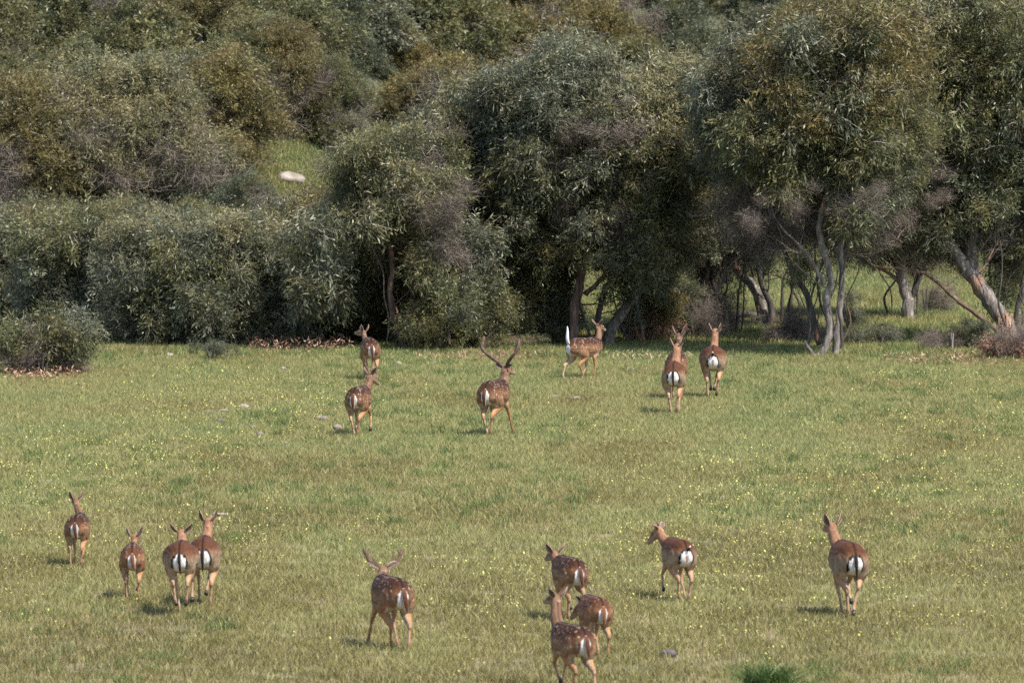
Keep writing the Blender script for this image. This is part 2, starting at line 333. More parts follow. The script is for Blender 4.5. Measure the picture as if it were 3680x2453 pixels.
# ------------------------------------------------------------------ foliage clumps (shared meshes)
def leaf_geo(g, cen, axis, n, L, Wd):
    """n leaves around point cen, roughly along axis -> verts (n*4), length variation"""
    d = g.normal(0, .62, (n, 3)) + axis; d /= np.linalg.norm(d, axis=1)[:, None]
    d[:, 2] -= .25; d /= np.linalg.norm(d, axis=1)[:, None]
    side = np.cross(d, g.normal(0, 1, (n, 3))); side /= np.linalg.norm(side, axis=1)[:, None]
    nrm = np.cross(side, d)
    ln = (L * g.uniform(.6, 1.25, n))[:, None]; wd = (Wd * g.uniform(.7, 1.3, n))[:, None]
    base = cen + g.normal(0, .055, (n, 3))
    m1 = base + d * ln * .5 + nrm * ln * .09
    return np.stack([base, m1 + side * wd * .5, base + d * ln, m1 - side * wd * .5], 1).reshape(-1, 3)
def puff(name, seed, nb=130, per=40, L=.125, Wd=.026, twigs=90, droop=.35, reach=1.0, tw=.006, spread=.07):
    """a loose clump: curved branchlets from a common centre, leaves along their outer parts"""
    g = np.random.default_rng(seed); V = []; tip = []; rnd = []; TV = []; TF = []; tr = []
    main = g.normal(0, 1, (5, 3)); main /= np.linalg.norm(main, axis=1)[:, None]; main[:, 2] = np.abs(main[:, 2]) * .7
    for b_ in range(nb):
        d = g.normal(0, 1, 3); d /= np.linalg.norm(d); d = d + main[g.integers(5)] * g.uniform(0, 1.1); d[2] += .25; d /= np.linalg.norm(d)
        p = d * g.uniform(0, .35) + g.normal(0, .13, 3); ll = reach * g.uniform(.3, .95) ; st = 5; tone = np.clip(g.normal(.42, .17), 0, 1); P_ = [p]
        for k in range(st):
            d = d + g.normal(0, .16, 3); d[2] -= droop * .3 * (k / st + .3); d /= np.linalg.norm(d); p = p + d * ll / st; P_.append(p)
        P_ = np.array(P_); n_ = int(per * g.uniform(.5, 1.3)); t_ = g.uniform(.18, 1, n_) ** .8 * st; i0 = np.minimum(t_.astype(int), st - 1); f = (t_ - i0)[:, None]
        base = P_[i0] * (1 - f) + P_[i0 + 1] * f + g.normal(0, spread, (n_, 3)); ax = d * .7 + np.array([0, 0, .15 - droop])
        dd = g.normal(0, .6, (n_, 3)) + ax; dd /= np.linalg.norm(dd, axis=1)[:, None]
        sd = np.cross(dd, g.normal(0, 1, (n_, 3))); sd /= np.linalg.norm(sd, axis=1)[:, None]; nm_ = np.cross(sd, dd)
        ln = (L * g.uniform(.5, 1.3, n_))[:, None]; wd = (Wd * g.uniform(.6, 1.3, n_))[:, None]; m1 = base + dd * ln * .5 + nm_ * ln * .1
        V.append(np.stack([base, m1 + sd * wd * .5, base + dd * ln, m1 - sd * wd * .5], 1).reshape(-1, 3))
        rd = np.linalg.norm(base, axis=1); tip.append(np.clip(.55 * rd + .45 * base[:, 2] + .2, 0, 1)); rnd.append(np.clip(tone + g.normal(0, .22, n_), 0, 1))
        s2 = np.cross(d, g.normal(0, 1, 3)); s2 /= np.linalg.norm(s2); o = len(TV); q = g.uniform()
        for k in range(st + 1): w_ = tw * (1 - .7 * k / st); TV += [P_[k] - s2 * w_, P_[k] + s2 * w_]
        for k in range(st): TF.append((o + 2 * k, o + 2 * k + 1, o + 2 * k + 3, o + 2 * k + 2)); tr.append(q)
    V = np.concatenate(V); nl = len(V) // 4; o = len(V); tip = np.concatenate(tip); rnd = np.concatenate(rnd)
    lc = g.normal(0, .25, (6, 3)); xV, xF, xr = twig_geo(g, twigs, lc, np.full(6, .4), tw * .5, tw, 3, .5)
    V = np.concatenate([V, np.array(TV), xV]); Fc = np.concatenate([np.arange(nl * 4).reshape(-1, 4), np.array(TF) + o, xF + o + len(TV)])
    mi = np.concatenate([np.zeros(nl, int), np.ones(len(TF) + len(xF), int)])
    return np_mesh(name, V, Fc, mi, {'rnd': np.concatenate([rnd, tr, xr]), 'tip': np.concatenate([tip, np.zeros(len(TF) + len(xF))])}, smooth=False)
def twig_geo(g, n, lc, lr, wmin=.004, wmax=.01, seg=3, length=.42):
    V = []; Fc = []; r = []
    for i in range(n):
        k = g.integers(len(lc)); p = lc[k] + g.normal(0, .5, 3) * lr[k]; d = g.normal(0, 1, 3) + np.array([0, 0, .1]) + .6 * p
        d /= np.linalg.norm(d); w = g.uniform(wmin, wmax); ll = length * g.uniform(.5, 1.3); tone = g.uniform()
        sd = np.cross(d, g.normal(0, 1, 3)); sd /= np.linalg.norm(sd); o = len(V)
        for s in range(seg + 1):
            ww = w * (1 - .75 * s / seg); V += [p - sd * ww, p + sd * ww]
            d = d + g.normal(0, .28, 3); d /= np.linalg.norm(d); p = p + d * ll / seg
        for s in range(seg): Fc.append((o + 2 * s, o + 2 * s + 1, o + 2 * s + 3, o + 2 * s + 2)); r.append(tone)
    return np.array(V), np.array(Fc), np.array(r)
def twig_puff(name, seed, n=1700, droop=-.3):
    g = np.random.default_rng(seed); lc = g.normal(0, .42, (9, 3)); lr = g.uniform(.3, .5, 9)
    V, Fc, r = twig_geo(g, n, lc, lr, .0025, .0065, 4, .5)
    return np_mesh(name, V, Fc, np.ones(len(Fc), int), {'rnd': r, 'tip': np.zeros(len(Fc))}, smooth=False)
def both(me):
    me.materials.append(M['leaf_blue']); me.materials.append(M['twig']); return me
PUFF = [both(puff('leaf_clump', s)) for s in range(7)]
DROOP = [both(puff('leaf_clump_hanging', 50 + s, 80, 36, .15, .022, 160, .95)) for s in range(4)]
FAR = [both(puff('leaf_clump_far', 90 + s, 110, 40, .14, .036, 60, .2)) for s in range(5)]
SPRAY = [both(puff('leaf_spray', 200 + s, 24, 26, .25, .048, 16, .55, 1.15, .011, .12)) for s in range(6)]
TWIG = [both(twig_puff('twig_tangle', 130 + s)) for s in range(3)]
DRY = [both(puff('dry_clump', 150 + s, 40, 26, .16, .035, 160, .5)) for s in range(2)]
rt = random.Random(11)
VAR = {}
def variant(me, mat, twm):
    if (me.name, mat, twm) not in VAR:
        c = me.copy(); c.name = me.name.split('.')[0]; c.materials[0] = M[mat]; c.materials[1] = M[twm]; VAR[(me.name, mat, twm)] = c
    return VAR[(me.name, mat, twm)]
def add_clump(parent, loc, r, me, mat, name='leaf_clump', sq=.85, twm='twig'):
    o = bpy.data.objects.new(name, variant(me, mat, twm)); COL.objects.link(o); o['kind'] = 'stuff'; o.parent = parent; o.location = Vector(loc) - parent.location
    o.rotation_euler = (rt.uniform(-.3, .3), rt.uniform(-.3, .3), rt.uniform(0, 6.28)); o.scale = (r * rt.uniform(.88, 1.12), r * rt.uniform(.88, 1.12), r * sq)
    return o
def limb(parent, name, pix, Y, w, mat, dy=None, n=9):
    """a trunk or branch traced through pixels at depth Y (+ a run in depth), radii in metres"""
    k = len(pix); pts = []
    for i, (px, py) in enumerate(pix):
        off = 0 if dy is None else dy * i / (k - 1)
        pts.append(at(px, py, Y + off))
    r0, r1 = w; rad = [r0 + (r1 - r0) * (i / (k - 1)) for i in range(k)]
    pts, rad = smooth_path(pts, rad, 4)
    rr = random.Random(int(pix[0][0] * 7 + pix[0][1]))
    pts = [p + Vector([rr.uniform(-1, 1) * rad[i] * .22 for _ in range(3)]) - parent.location for i, p in enumerate(pts)]
    me = tubes_mesh(name, [(pts, rad)], n, .13); me.materials.append(M[mat])
    o = link(name, me, parent)
    if name == 'trunk' or (name == 'branch' and w[0] >= .05): bough(parent, pts[-1], (pts[-1] - pts[-3]).normalized(), rad[-1], mat, rr, 1.0)
    if name == 'trunk' or (name == 'branch' and w[0] >= .05):
        for q in range(3):
            i = rr.randint(len(pts) // 3, len(pts) - 2); dv = Vector((rr.uniform(-1, 1), rr.uniform(-.8, .3), rr.uniform(-.1, 1))).normalized()
            bough(parent, pts[i], dv, rad[i] * .28, mat, rr, 1.1, 1)
    return o
def bough(parent, p, d, r0, mat, rr, L=1.5, lev=2):
    specs = []
    def go(p, d, r_, L_, k):
        pp = [p]; ra = [r_]
        for i in range(5):
            d = (d + Vector((rr.uniform(-.3, .3), rr.uniform(-.3, .3), rr.uniform(-.15, .3)))).normalized(); p = p + d * L_ / 5
            pp.append(p); ra.append(r_ * (1 - .14 * (i + 1)))
            if k > 0 and i in (1, 3, 4): go(p, (d + Vector((rr.uniform(-.9, .9), rr.uniform(-.7, .5), rr.uniform(-.3, .7)))).normalized(), ra[-1] * .62, L_ * .62, k - 1)
        specs.append((pp, ra))
    go(p, d, r0 * .95, L, lev)
    me = tubes_mesh('bough', specs, 5, .06); me.materials.append(M[mat]); link('bough', me, parent)
def crown(parent, ells, Y, mat, kinds=None, name='leaf_clump', keep=None):
    """ells: (cx,cy,rx,ry, count, clump radius m, depth spread) in pixels at depth Y"""
    for e in ells:
        cx, cy, rx, ry, n, r, dsp = e[:7]; mm = e[7] if len(e) > 7 else mat; kd = e[8] if len(e) > 8 else (kinds or PUFF)
        nm = 'twig_tangle' if kd is TWIG else name
        n = int(n * 1.6 + .5); r = r * .8
        for i in range(n):
            a = (i * 2.39996 + rt.uniform(-.6, .6)); q = math.sqrt((i + .5) / n) * rt.uniform(.9, 1.08)
            px, py = cx + rx * q * math.cos(a), cy + ry * q * math.sin(a)
            dd = rt.uniform(-dsp, dsp) * math.sqrt(max(.08, 1 - q * q))
            p = at(px, py, Y + dd); p.z = max(p.z, height(p.x, p.y) + .25)
            add_clump(parent, p, r * rt.uniform(.8, 1.2), rt.choice(kd), mm, nm)
        if kd is TWIG or kd is DRY: continue
        for i in range(int(n * .9)):
            a = rt.uniform(0, 6.283); q = rt.uniform(.82, 1.22); p = at(cx + rx * q * math.cos(a), cy + ry * q * math.sin(a), Y + rt.uniform(-dsp, .2 * dsp))
            p.z = max(p.z, height(p.x, p.y) + .2)
            add_clump(parent, p, r * rt.uniform(.5, .85), rt.choice(SPRAY), mm, nm, rt.uniform(.7, 1.2))

# ---- trees along the edge of the meadow
def tree(name, px, py, label, cat='tree', group=None):
    g = ground(px, py); return empty(name, g, label=label, cat=cat, group=group), g.y
t1, Y = tree('wattle_tree', 1455, 1262, 'slim tree with a curving bare stem, behind the two deer grazing nearest each other at the meadow edge')
t1['label'] = 'tree with one thin curving reddish stem whose pale foot shows beside the standing doe'
limb(t1, 'trunk', [(1462, 1268), (1440, 1215), (1412, 1130), (1402, 1050), (1412, 960), (1400, 880), (1380, 800)], Y, (.085, .045), 'bark_red')
limb(t1, 'branch', [(1590, 1190), (1545, 1060), (1500, 960), (1455, 880)], Y + 1.5, (.06, .035), 'bark_dark')
crown(t1, [(1340, 800, 150, 140, 11, .85, 2, 'leaf_pale'), (1440, 640, 190, 150, 13, .9, 2, 'leaf_green'), (1230, 990, 70, 120, 5, .7, 1, 'leaf_green', DROOP), (1430, 720, 200, 160, 4, 1.2, 1.5, 'leaf_blue', TWIG)], Y + 1.5, 'leaf_green')
t2, Y = tree('wattle_tree', 1790, 1235, 'tree with slanting dark stem and drooping blue-green leaves, behind the big buck')
limb(t2, 'trunk', [(1800, 1240), (1790, 1140), (1745, 1020), (1660, 905), (1560, 815), (1500, 740)], Y, (.09, .05), 'bark_dark')
limb(t2, 'branch', [(1690, 1240), (1665, 1150), (1670, 1050), (1700, 960)], Y + .8, (.04, .02), 'bark_pale')
crown(t2, [(1690, 640, 70, 330, 12, .8, .5, 'leaf_green'), (1680, 1000, 90, 120, 6, .7, .5, 'leaf_green', DROOP), (1850, 900, 100, 170, 8, .75, .6, 'leaf_green'), (1800, 690, 100, 120, 5, .8, .6, 'leaf_pale'), (1640, 780, 210, 170, 17, 1.0, 2), (1720, 560, 190, 160, 13, 1.0, 2, 'leaf_blue'), (1650, 980, 200, 100, 11, .85, 1.6, 'leaf_dark', DROOP), (1800, 480, 120, 130, 6, 1.2, 1.5, 'leaf_blue', TWIG)], Y + 1.5, 'leaf_green')
t3, Y = tree('wattle_tree', 2070, 1252, 'big blue-green tree with a straight reddish trunk, behind the doe with raised white tail')
limb(t3, 'trunk', [(2060, 1262), (2063, 1180), (2068, 1090), (2088, 1000), (2080, 930), (2050, 870), (2045, 780)], Y, (.115, .075), 'bark_red')
limb(t3, 'branch', [(2185, 1250), (2200, 1180), (2260, 1090), (2330, 1010), (2390, 930), (2420, 870)], Y + 1, (.13, .07), 'bark_pale')
limb(t3, 'branch', [(2160, 1250), (2150, 1130), (2180, 1030), (2230, 960)], Y + .5, (.08, .04), 'bark_dark')
limb(t3, 'branch', [(2100, 1060), (2170, 990), (2200, 900), (2260, 820)], Y + .2, (.06, .03), 'bark_red')
crown(t3, [(2020, 430, 260, 200, 24, 1.05, 2.4, 'leaf_blue'), (2230, 620, 260, 190, 24, 1.0, 2.2), (1960, 740, 190, 180, 15, .95, 2, 'leaf_green'), (2090, 850, 240, 90, 10, .85, 1.5, 'leaf_dark', DROOP),
           (2330, 860, 150, 110, 9, .85, 1.3, 'leaf_green', DROOP), (2040, 620, 200, 200, 7, 1.2, 1.2, 'leaf_blue', TWIG), (2400, 450, 160, 170, 12, 1.0, 2, 'leaf_pale')], Y + 1.5, 'leaf_green')
t4, Y = tree('wattle_tree', 2540, 1205, 'dark many-stemmed tree with grey twig tangles, standing behind the pale rumped doe')
for pix, w, mt in (([(2470, 1215), (2440, 1140), (2410, 1060), (2400, 960), (2430, 860)], (.08, .05), 'bark_dark'),
                   ([(2545, 1215), (2540, 1110), (2535, 1000), (2570, 930), (2640, 870), (2740, 810)], (.11, .06), 'bark_dark'),
                   ([(2500, 1210), (2560, 1090), (2600, 970), (2600, 860), (2580, 780)], (.07, .04), 'bark_dark'),
                   ([(2610, 1205), (2600, 1100), (2560, 1010), (2555, 900), (2500, 800)], (.06, .04), 'bark_dark')):
    limb(t4, 'trunk', pix, Y, w, mt)
crown(t4, [(2560, 500, 220, 190, 20, 1.0, 2.4, 'leaf_green'), (2500, 720, 170, 110, 11, .9, 2, 'leaf_blue'), (2480, 900, 150, 100, 7, .8, 1.3, 'leaf_dark', TWIG), (2640, 760, 130, 100, 9, 1.0, 1.2, 'leaf_dark', TWIG), (2560, 1120, 120, 60, 6, .55, 1.0, 'leaf_dark', TWIG),
           (2600, 780, 170, 70, 6, .8, 1.5, 'leaf_dark', DROOP)], Y + 1.2, 'leaf_green')
t5, Y = tree('wattle_tree', 2765, 1180, 'tree with a slanting grey trunk and forked dark stem, just behind the fallen branch')
limb(t5, 'trunk', [(2762, 1190), (2750, 1120), (2705, 1030), (2650, 970), (2600, 900), (2560, 830)], Y, (.13, .07), 'bark_pale')
limb(t5, 'branch', [(2768, 1180), (2772, 1110), (2735, 1010), (2720, 930), (2740, 860)], Y - .3, (.09, .04), 'bark_dark')
crown(t5, [(2750, 620, 200, 130, 13, .95, 2, 'leaf_dark'), (2800, 440, 190, 140, 12, 1.05, 2, 'leaf_ochre'), (2770, 780, 160, 60, 7, .85, 1.3, 'leaf_dark', TWIG)], Y + 1, 'leaf_green')
t6, Y = tree('wattle_tree', 2965, 1285, 'tall tree with a sinuous pale grey trunk dividing low beside the open grass')
limb(t6, 'trunk', [(2938, 1292), (2968, 1240), (2982, 1160), (2968, 1080), (2985, 1020), (2972, 940), (2948, 870), (2945, 800), (2960, 730)], Y, (.095, .055), 'bark_pale')
limb(t6, 'trunk', [(3002, 1288), (3008, 1200), (3020, 1090), (3028, 980), (3020, 880), (3040, 790)], Y + .4, (.085, .045), 'bark_pale')
limb(t6, 'trunk', [(2950, 1240), (2915, 1120), (2900, 1060), (2850, 970), (2810, 880), (2770, 800)], Y + .8, (.08, .04), 'bark_dark')
limb(t6, 'branch', [(2960, 1020), (2935, 970), (2905, 920), (2870, 878)], Y - .2, (.05, .03), 'bark_pale')
limb(t6, 'branch', [(2930, 1285), (2905, 1250), (2893, 1225)], Y - .2, (.045, .02), 'bark_pale')
limb(t6, 'branch', [(2965, 770), (3005, 710), (3030, 670)], Y - .1, (.045, .02), 'bark_pale')
crown(t6, [(2660, 400, 110, 230, 11, .85, 1, 'leaf_blue'), (3220, 480, 90, 220, 9, .85, 1, 'leaf_green'), (3010, 260, 230, 190, 24, 1.05, 2.6, 'leaf_ochre'), (2930, 500, 250, 160, 20, 1.0, 2.4, 'leaf_green'), (3090, 640, 140, 110, 8, .9, 1.8, 'leaf_dark'), (2850, 730, 200, 80, 16, .95, 1.5, 'leaf_dark', TWIG),
           (3100, 760, 120, 60, 5, .85, 1.4, 'leaf_dark', TWIG)], Y + 1.4, 'leaf_green')
t7, Y = tree('wattle_tree', 3262, 1150, 'low forked grey tree standing alone in the grass beyond the meadow edge')
limb(t7, 'trunk', [(3262, 1158), (3262, 1090), (3245, 1010), (3235, 940), (3250, 850)], Y, (.16, .09), 'bark_pale')
limb(t7, 'branch', [(3262, 1100), (3290, 1040), (3315, 960), (3360, 880)], Y, (.08, .04), 'bark_dark')
limb(t7, 'branch', [(3245, 1030), (3200, 985), (3150, 960)], Y, (.06, .03), 'bark_red')
crown(t7, [(3230, 760, 190, 90, 12, 1.0, 2, 'leaf_dark'), (3250, 600, 190, 120, 12, 1.1, 2, 'leaf_green'), (3200, 860, 170, 60, 7, .8, 1.4, 'leaf_dark', DROOP), (3300, 860, 130, 60, 5, .8, 1.2, 'leaf_dark', TWIG)], Y + 1, 'leaf_dark')
t8, Y = tree('wattle_tree', 3640, 1238, 'big leaning tree with thick peeling trunk at the edge of the photo, beside dry scrub')
limb(t8, 'trunk', [(3640, 1245), (3610, 1160), (3560, 1080), (3490, 990), (3430, 900), (3375, 830), (3320, 750)], Y, (.2, .09), 'bark_pale', n=11)
limb(t8, 'trunk', [(3545, 1055), (3495, 970), (3488, 890), (3505, 800), (3530, 700)], Y + .3, (.17, .1), 'bark_pale')
limb(t8, 'branch', [(3585, 1190), (3510, 1130), (3430, 1070), (3350, 1000), (3280, 968), (3170, 962)], Y - .5, (.055, .025), 'bark_red')
limb(t8, 'branch', [(3665, 1240), (3655, 1120), (3680, 1020), (3700, 900)], Y + .5, (.08, .05), 'bark_dark')
crown(t8, [(3430, 230, 260, 220, 28, 1.1, 2.6, 'leaf_green'), (3600, 480, 190, 230, 20, 1.05, 2.2, 'leaf_dark'), (3370, 560, 170, 130, 12, 1.0, 2.2, 'leaf_dark'), (3560, 800, 170, 90, 7, .85, 1.4, 'leaf_dark', DROOP),
           (3420, 780, 200, 80, 9, .9, 1.4, 'leaf_dark', TWIG), (3640, 930, 60, 100, 4, .7, 1, 'leaf_green', DROOP)], Y + 1.4, 'leaf_green')
for tr_, xs_, y0_, mt in ((t4, (2430, 2480, 2515, 2570, 2590, 2640), 1200, 'bark_dark'), (t5, (2690, 2720, 2800, 2830), 1170, 'bark_dark'), (t6, (2880, 2915, 2955, 3050), 1250, 'bark_dark'), (t3, (1990, 2120, 2240, 2300), 1230, 'bark_dark'),
        (t2, (1720, 1850, 1900), 1225, 'bark_dark'), (t1, (1380, 1500, 1640), 1230, 'bark_dark'), (t7, (3200, 3310), 1140, 'bark_dark'), (t8, (3560, 3600, 3670), 1190, 'bark_dark')):
    for x_ in xs_:
      for rep in range(2):
        x_ += rt.uniform(-28, 28); dx = rt.uniform(-110, 110); w_ = rt.uniform(.014, .04); y_ = y0_ + rt.uniform(-20, 15)
        limb(tr_, 'stem', [(x_, y_), (x_ + dx * .15 + rt.uniform(-25, 25), y_ - 80), (x_ + dx * .35 + rt.uniform(-32, 32), y_ - 160), (x_ + dx * .65 + rt.uniform(-32, 32), y_ - 250), (x_ + dx, y_ - 360)], tr_.location.y + rt.uniform(-.6, 1.5), (w_, w_ * .45), mt, n=5)
for tr_, cx, cy, rx, ry, n_ in ((t6, 2830, 960, 90, 80, 5), (t7, 3250, 900, 220, 50, 7), (t8, 3640, 1020, 40, 130, 5), (t1, 1600, 1050, 110, 140, 12), (t2, 1800, 1040, 130, 160, 24), (t3, 2280, 1040, 160, 110, 10), (t5, 2700, 940, 110, 60, 6)):
    for i in range(n_):
        p = at(cx + rt.uniform(-rx, rx), cy + rt.uniform(-ry, ry), tr_.location.y + (rt.uniform(-2.2, -.4) if tr_ in (t1, t2) else rt.uniform(.2, 1.8))); add_clump(tr_, p, rt.uniform(.28, .55), rt.choice(SPRAY), rt.choice(('leaf_green', 'leaf_dark')), 'leaf_clump', 1.1)
# loose outer sprays that knit the crowns together
for tr_, cx, cy, rx, ry, n_, ms in ((t1, 1390, 690, 220, 250, 24, ('leaf_pale', 'leaf_green', 'leaf_green')), (t2, 1740, 740, 210, 380, 44, ('leaf_green', 'leaf_blue', 'leaf_pale')),
        (t3, 2080, 640, 270, 360, 50, ('leaf_blue', 'leaf_green', 'leaf_blue')), (t4, 2500, 600, 210, 330, 42, ('leaf_green', 'leaf_blue', 'leaf_pale')), (t5, 2740, 520, 150, 260, 26, ('leaf_green', 'leaf_ochre')),
        (t6, 2960, 420, 280, 350, 56, ('leaf_green', 'leaf_dark', 'leaf_blue')), (t8, 3400, 420, 270, 400, 54, ('leaf_green', 'leaf_dark', 'leaf_pale')), (t3, 2290, 850, 130, 190, 18, ('leaf_green', 'leaf_pale')),
        (t2, 1660, 620, 90, 330, 30, ('leaf_green', 'leaf_pale')), (t2, 1690, 1000, 110, 120, 12, ('leaf_green', 'leaf_dark')), (t4, 2400, 720, 90, 260, 22, ('leaf_green', 'leaf_blue')), (t8, 3230, 430, 80, 270, 24, ('leaf_green', 'leaf_dark')), (t1, 1150, 980, 90, 170, 22, ('leaf_green', 'leaf_blue')), (t2, 1850, 800, 110, 250, 26, ('leaf_green', 'leaf_pale')), (t6, 3120, 800, 80, 70, 6, ('leaf_green', 'leaf_dark')), (t8, 3280, 830, 220, 45, 12, ('leaf_green', 'leaf_dark')), (t2, 1830, 960, 170, 150, 20, ('leaf_green', 'leaf_dark'))):
    for i in range(n_):
        a = rt.uniform(0, 6.283); q = math.sqrt(rt.random()); kd = rt.choice(SPRAY)
        p = at(cx + rx * q * math.cos(a), cy + ry * q * math.sin(a), tr_.location.y + rt.uniform(-1.3, .2)); add_clump(tr_, p, rt.uniform(.32, .62), kd, rt.choice(ms), 'leaf_clump', rt.uniform(.7, 1.2))
for tr_, cx, cy, rx, ry, n_ in ((t1, 1450, 820, 180, 120, 4), (t2, 1750, 750, 200, 200, 6), (t3, 2100, 620, 230, 200, 6), (t4, 2520, 760, 180, 150, 6), (t6, 2900, 680, 260, 110, 5), (t8, 3420, 640, 240, 180, 5)):
    for i in range(n_):
        p = at(cx + rt.uniform(-rx, rx), cy + rt.uniform(-ry, ry), tr_.location.y + rt.uniform(-1.4, -.3)); add_clump(tr_, p, rt.uniform(.35, .6), rt.choice(TWIG), 'leaf_dark', 'twig_tangle', .7)
# peeling bark at the foot of the big trunk
g = np.random.default_rng(5); V = []; Fc = []; rn = []
for i in range(90):
    f = g.uniform(0, 1); c = at(3612 + 30 * f + g.normal(0, 13), 1120 + 105 * f + g.normal(0, 10), Y - .3) - t8.location
    d = np.array([g.normal(0, .25), g.normal(0, .2), -1]) * g.uniform(.07, .2); s = np.array([g.uniform(.012, .03), g.normal(0, .012), 0]); o = len(V); c = np.array(c)
    V += [c - s, c + s, c + s * .4 + d, c - s * .4 + d]; Fc.append((o, o + 1, o + 2, o + 3)); rn.append(g.uniform(.35, 1))
me = np_mesh('peeling_bark', V, Fc, attrs={'rnd': np.array(rn)}); me.materials.append(M['dry_leaf']); tag(link('peeling_bark', me, t8), kind='stuff')

# ---- shrubs in front of and between the trees
def shrub(px, py, label, ells, mat, name='wattle_shrub', stems=3, kinds=None, group=None, Yoff=.6, hpx=150, stemmat='bark_dark', cat='shrub'):
    e, Yb = tree(name, px, py, label, cat, group)
    for i in range(stems):
        dx = rt.uniform(-.5, .5) * hpx; limb(e, 'stem', [(px + dx * .25, py), (px + dx * .5, py - hpx * .45), (px + dx, py - hpx)], Yb + rt.uniform(-.2, .5), (.03, .014), stemmat, n=5)
    crown(e, ells, Yb + Yoff, mat, kinds)
    if Yoff > 1.1:
        crown(e, [(px, py - 110, 190, 90, 13, .75, .8)], Yb + .2, mat, kinds)
        for i in range(26):
            add_clump(e, at(px + rt.uniform(-190, 190), py - rt.uniform(60, 370), Yb + rt.uniform(-1.2, .2)), rt.uniform(.35, .6), rt.choice(SPRAY), rt.choice((mat, mat, 'leaf_green', 'leaf_dark')), 'leaf_clump', 1)
    return e, Yb
shrub(90, 1180, 'tall grey-green wattle shrub at the photo edge, above the small half-bare bush', [(60, 1010, 190, 165, 22, .95, 1.8), (100, 890, 150, 70, 8, .9, 1.5, 'leaf_ochre')], 'leaf_blue', Yoff=1.2)
shrub(330, 1225, 'wide wattle shrub with dark hollows at its foot, beside the tiny white stones', [(330, 1025, 210, 160, 26, .95, 1.8), (320, 880, 190, 60, 10, .95, 1.5, 'leaf_green')], 'leaf_blue', Yoff=1.2)
shrub(600, 1245, 'dense blue-green wattle shrub in the middle of the thicket', [(600, 1030, 200, 170, 26, .95, 1.8), (600, 890, 180, 55, 8, .9, 1.5, 'leaf_pale')], 'leaf_blue', Yoff=1.2)
shrub(880, 1250, 'silvery wattle shrub above the reddish fallen leaves', [(890, 1025, 200, 165, 26, .95, 1.8), (900, 885, 180, 55, 8, .9, 1.5, 'leaf_pale')], 'leaf_blue', Yoff=1.4)
shrub(1110, 1240, 'wattle shrub with thin pale curved stems showing at its foot', [(1100, 980, 140, 190, 17, .9, 1.6), (1130, 820, 110, 80, 6, .9, 1.4, 'leaf_ochre')], 'leaf_blue', Yoff=1.6)
e = bpy.context.scene.objects.get('wattle_shrub.004')
limb(e, 'stem', [(1140, 1235), (1150, 1180), (1165, 1120), (1158, 1060)], ground(1140, 1240).y - .4, (.035, .02), 'bark_pale', n=6)
limb(e, 'stem', [(1085, 1235), (1060, 1190), (1050, 1150)], ground(1140, 1240).y - .4, (.025, .015), 'bark_red', n=6)
shrub(150, 1350, 'low half-bare bush with brown fallen leaves, standing out into the meadow', [(150, 1240, 150, 60, 12, .55, .8, 'leaf_green', SPRAY), (150, 1300, 130, 45, 9, .5, .7, 'leaf_dark', TWIG), (270, 1200, 60, 60, 4, .5, .5, 'leaf_blue', SPRAY), (120, 1320, 90, 25, 5, .35, .5, 'dry_leaf', DRY)], 'leaf_blue', hpx=120)
shrub(760, 1300, 'small sprawling shrublet in front of the thicket, beside a twiggy stick', [(760, 1272, 65, 25, 4, .28, .5, 'leaf_dark', SPRAY)], 'leaf_blue', hpx=60)
shrub(1620, 1230, 'dark green bushy shrub between the standing doe and the big buck', [(1560, 1120, 150, 100, 13, .72, 1.2), (1590, 1190, 120, 50, 7, .5, .8, 'leaf_green')], 'leaf_dark', hpx=140)
shrub(1790, 1250, 'small leafy shrub directly above the antlers of the big buck', [(1760, 1180, 110, 60, 7, .5, .9)], 'leaf_dark', hpx=90)
shrub(1240, 1235, 'green bush behind the lean standing doe', [(1250, 1110, 90, 110, 9, .65, .8), (1260, 960, 90, 90, 6, .8, .8, 'leaf_pale')], 'leaf_green', hpx=120)
shrub(1480, 1240, 'leafy undergrowth close behind the thin curving stem', [(1500, 1080, 80, 120, 9, .65, .8)], 'leaf_green', hpx=140, Yoff=1.6)
shrub(1960, 1245, 'dark leafy undergrowth beside the straight reddish trunk', [(1950, 1150, 90, 90, 10, .6, .8), (1930, 1020, 90, 90, 6, .75, .8, 'leaf_green')], 'leaf_dark', hpx=120)
shrub(1900, 1210, 'dark shrub in the shade under the blue-green trees', [(1880, 1080, 130, 100, 9, .8, 1.2, 'leaf_dark')], 'leaf_green', Yoff=1.0)
shrub(2330, 1235, 'dry bush covered in pinkish tan dead leaves beside the slanting trunk', [(2320, 1170, 100, 65, 10, .55, .8, 'dry_leaf', DRY), (2380, 1110, 70, 50, 5, .5, .7, 'leaf_ochre')], 'dry_leaf', hpx=110)
shrub(1850, 1270, 'dry brown twiggy scrub with dead leaves at the shade line', [(1800, 1258, 150, 10, 5, .16, .8, 'dry_leaf', DRY), (1880, 1245, 110, 14, 5, .22, .8, 'leaf_green', SPRAY)], 'dry_leaf', hpx=60)
shrub(2500, 1225, 'tangle of dark brush behind the pair of deer', [(2480, 1150, 110, 60, 7, .6, 1, 'leaf_dark', TWIG), (2420, 1080, 60, 70, 4, .55, 1, 'leaf_dark')], 'leaf_dark', name='brush_pile', hpx=100, cat='brush')
shrub(2860, 1235, 'heap of dark dead brush at the foot of the sinuous grey trunk', [(2860, 1190, 70, 45, 7, .5, .8, 'leaf_dark', TWIG)], 'leaf_dark', name='brush_pile', hpx=90, cat='brush')
shrub(3060, 1190, 'dark leafy sapling close to the twin pale trunks', [(3070, 1110, 20, 70, 3, .3, .5, 'leaf_dark', DROOP)], 'leaf_dark', hpx=120)
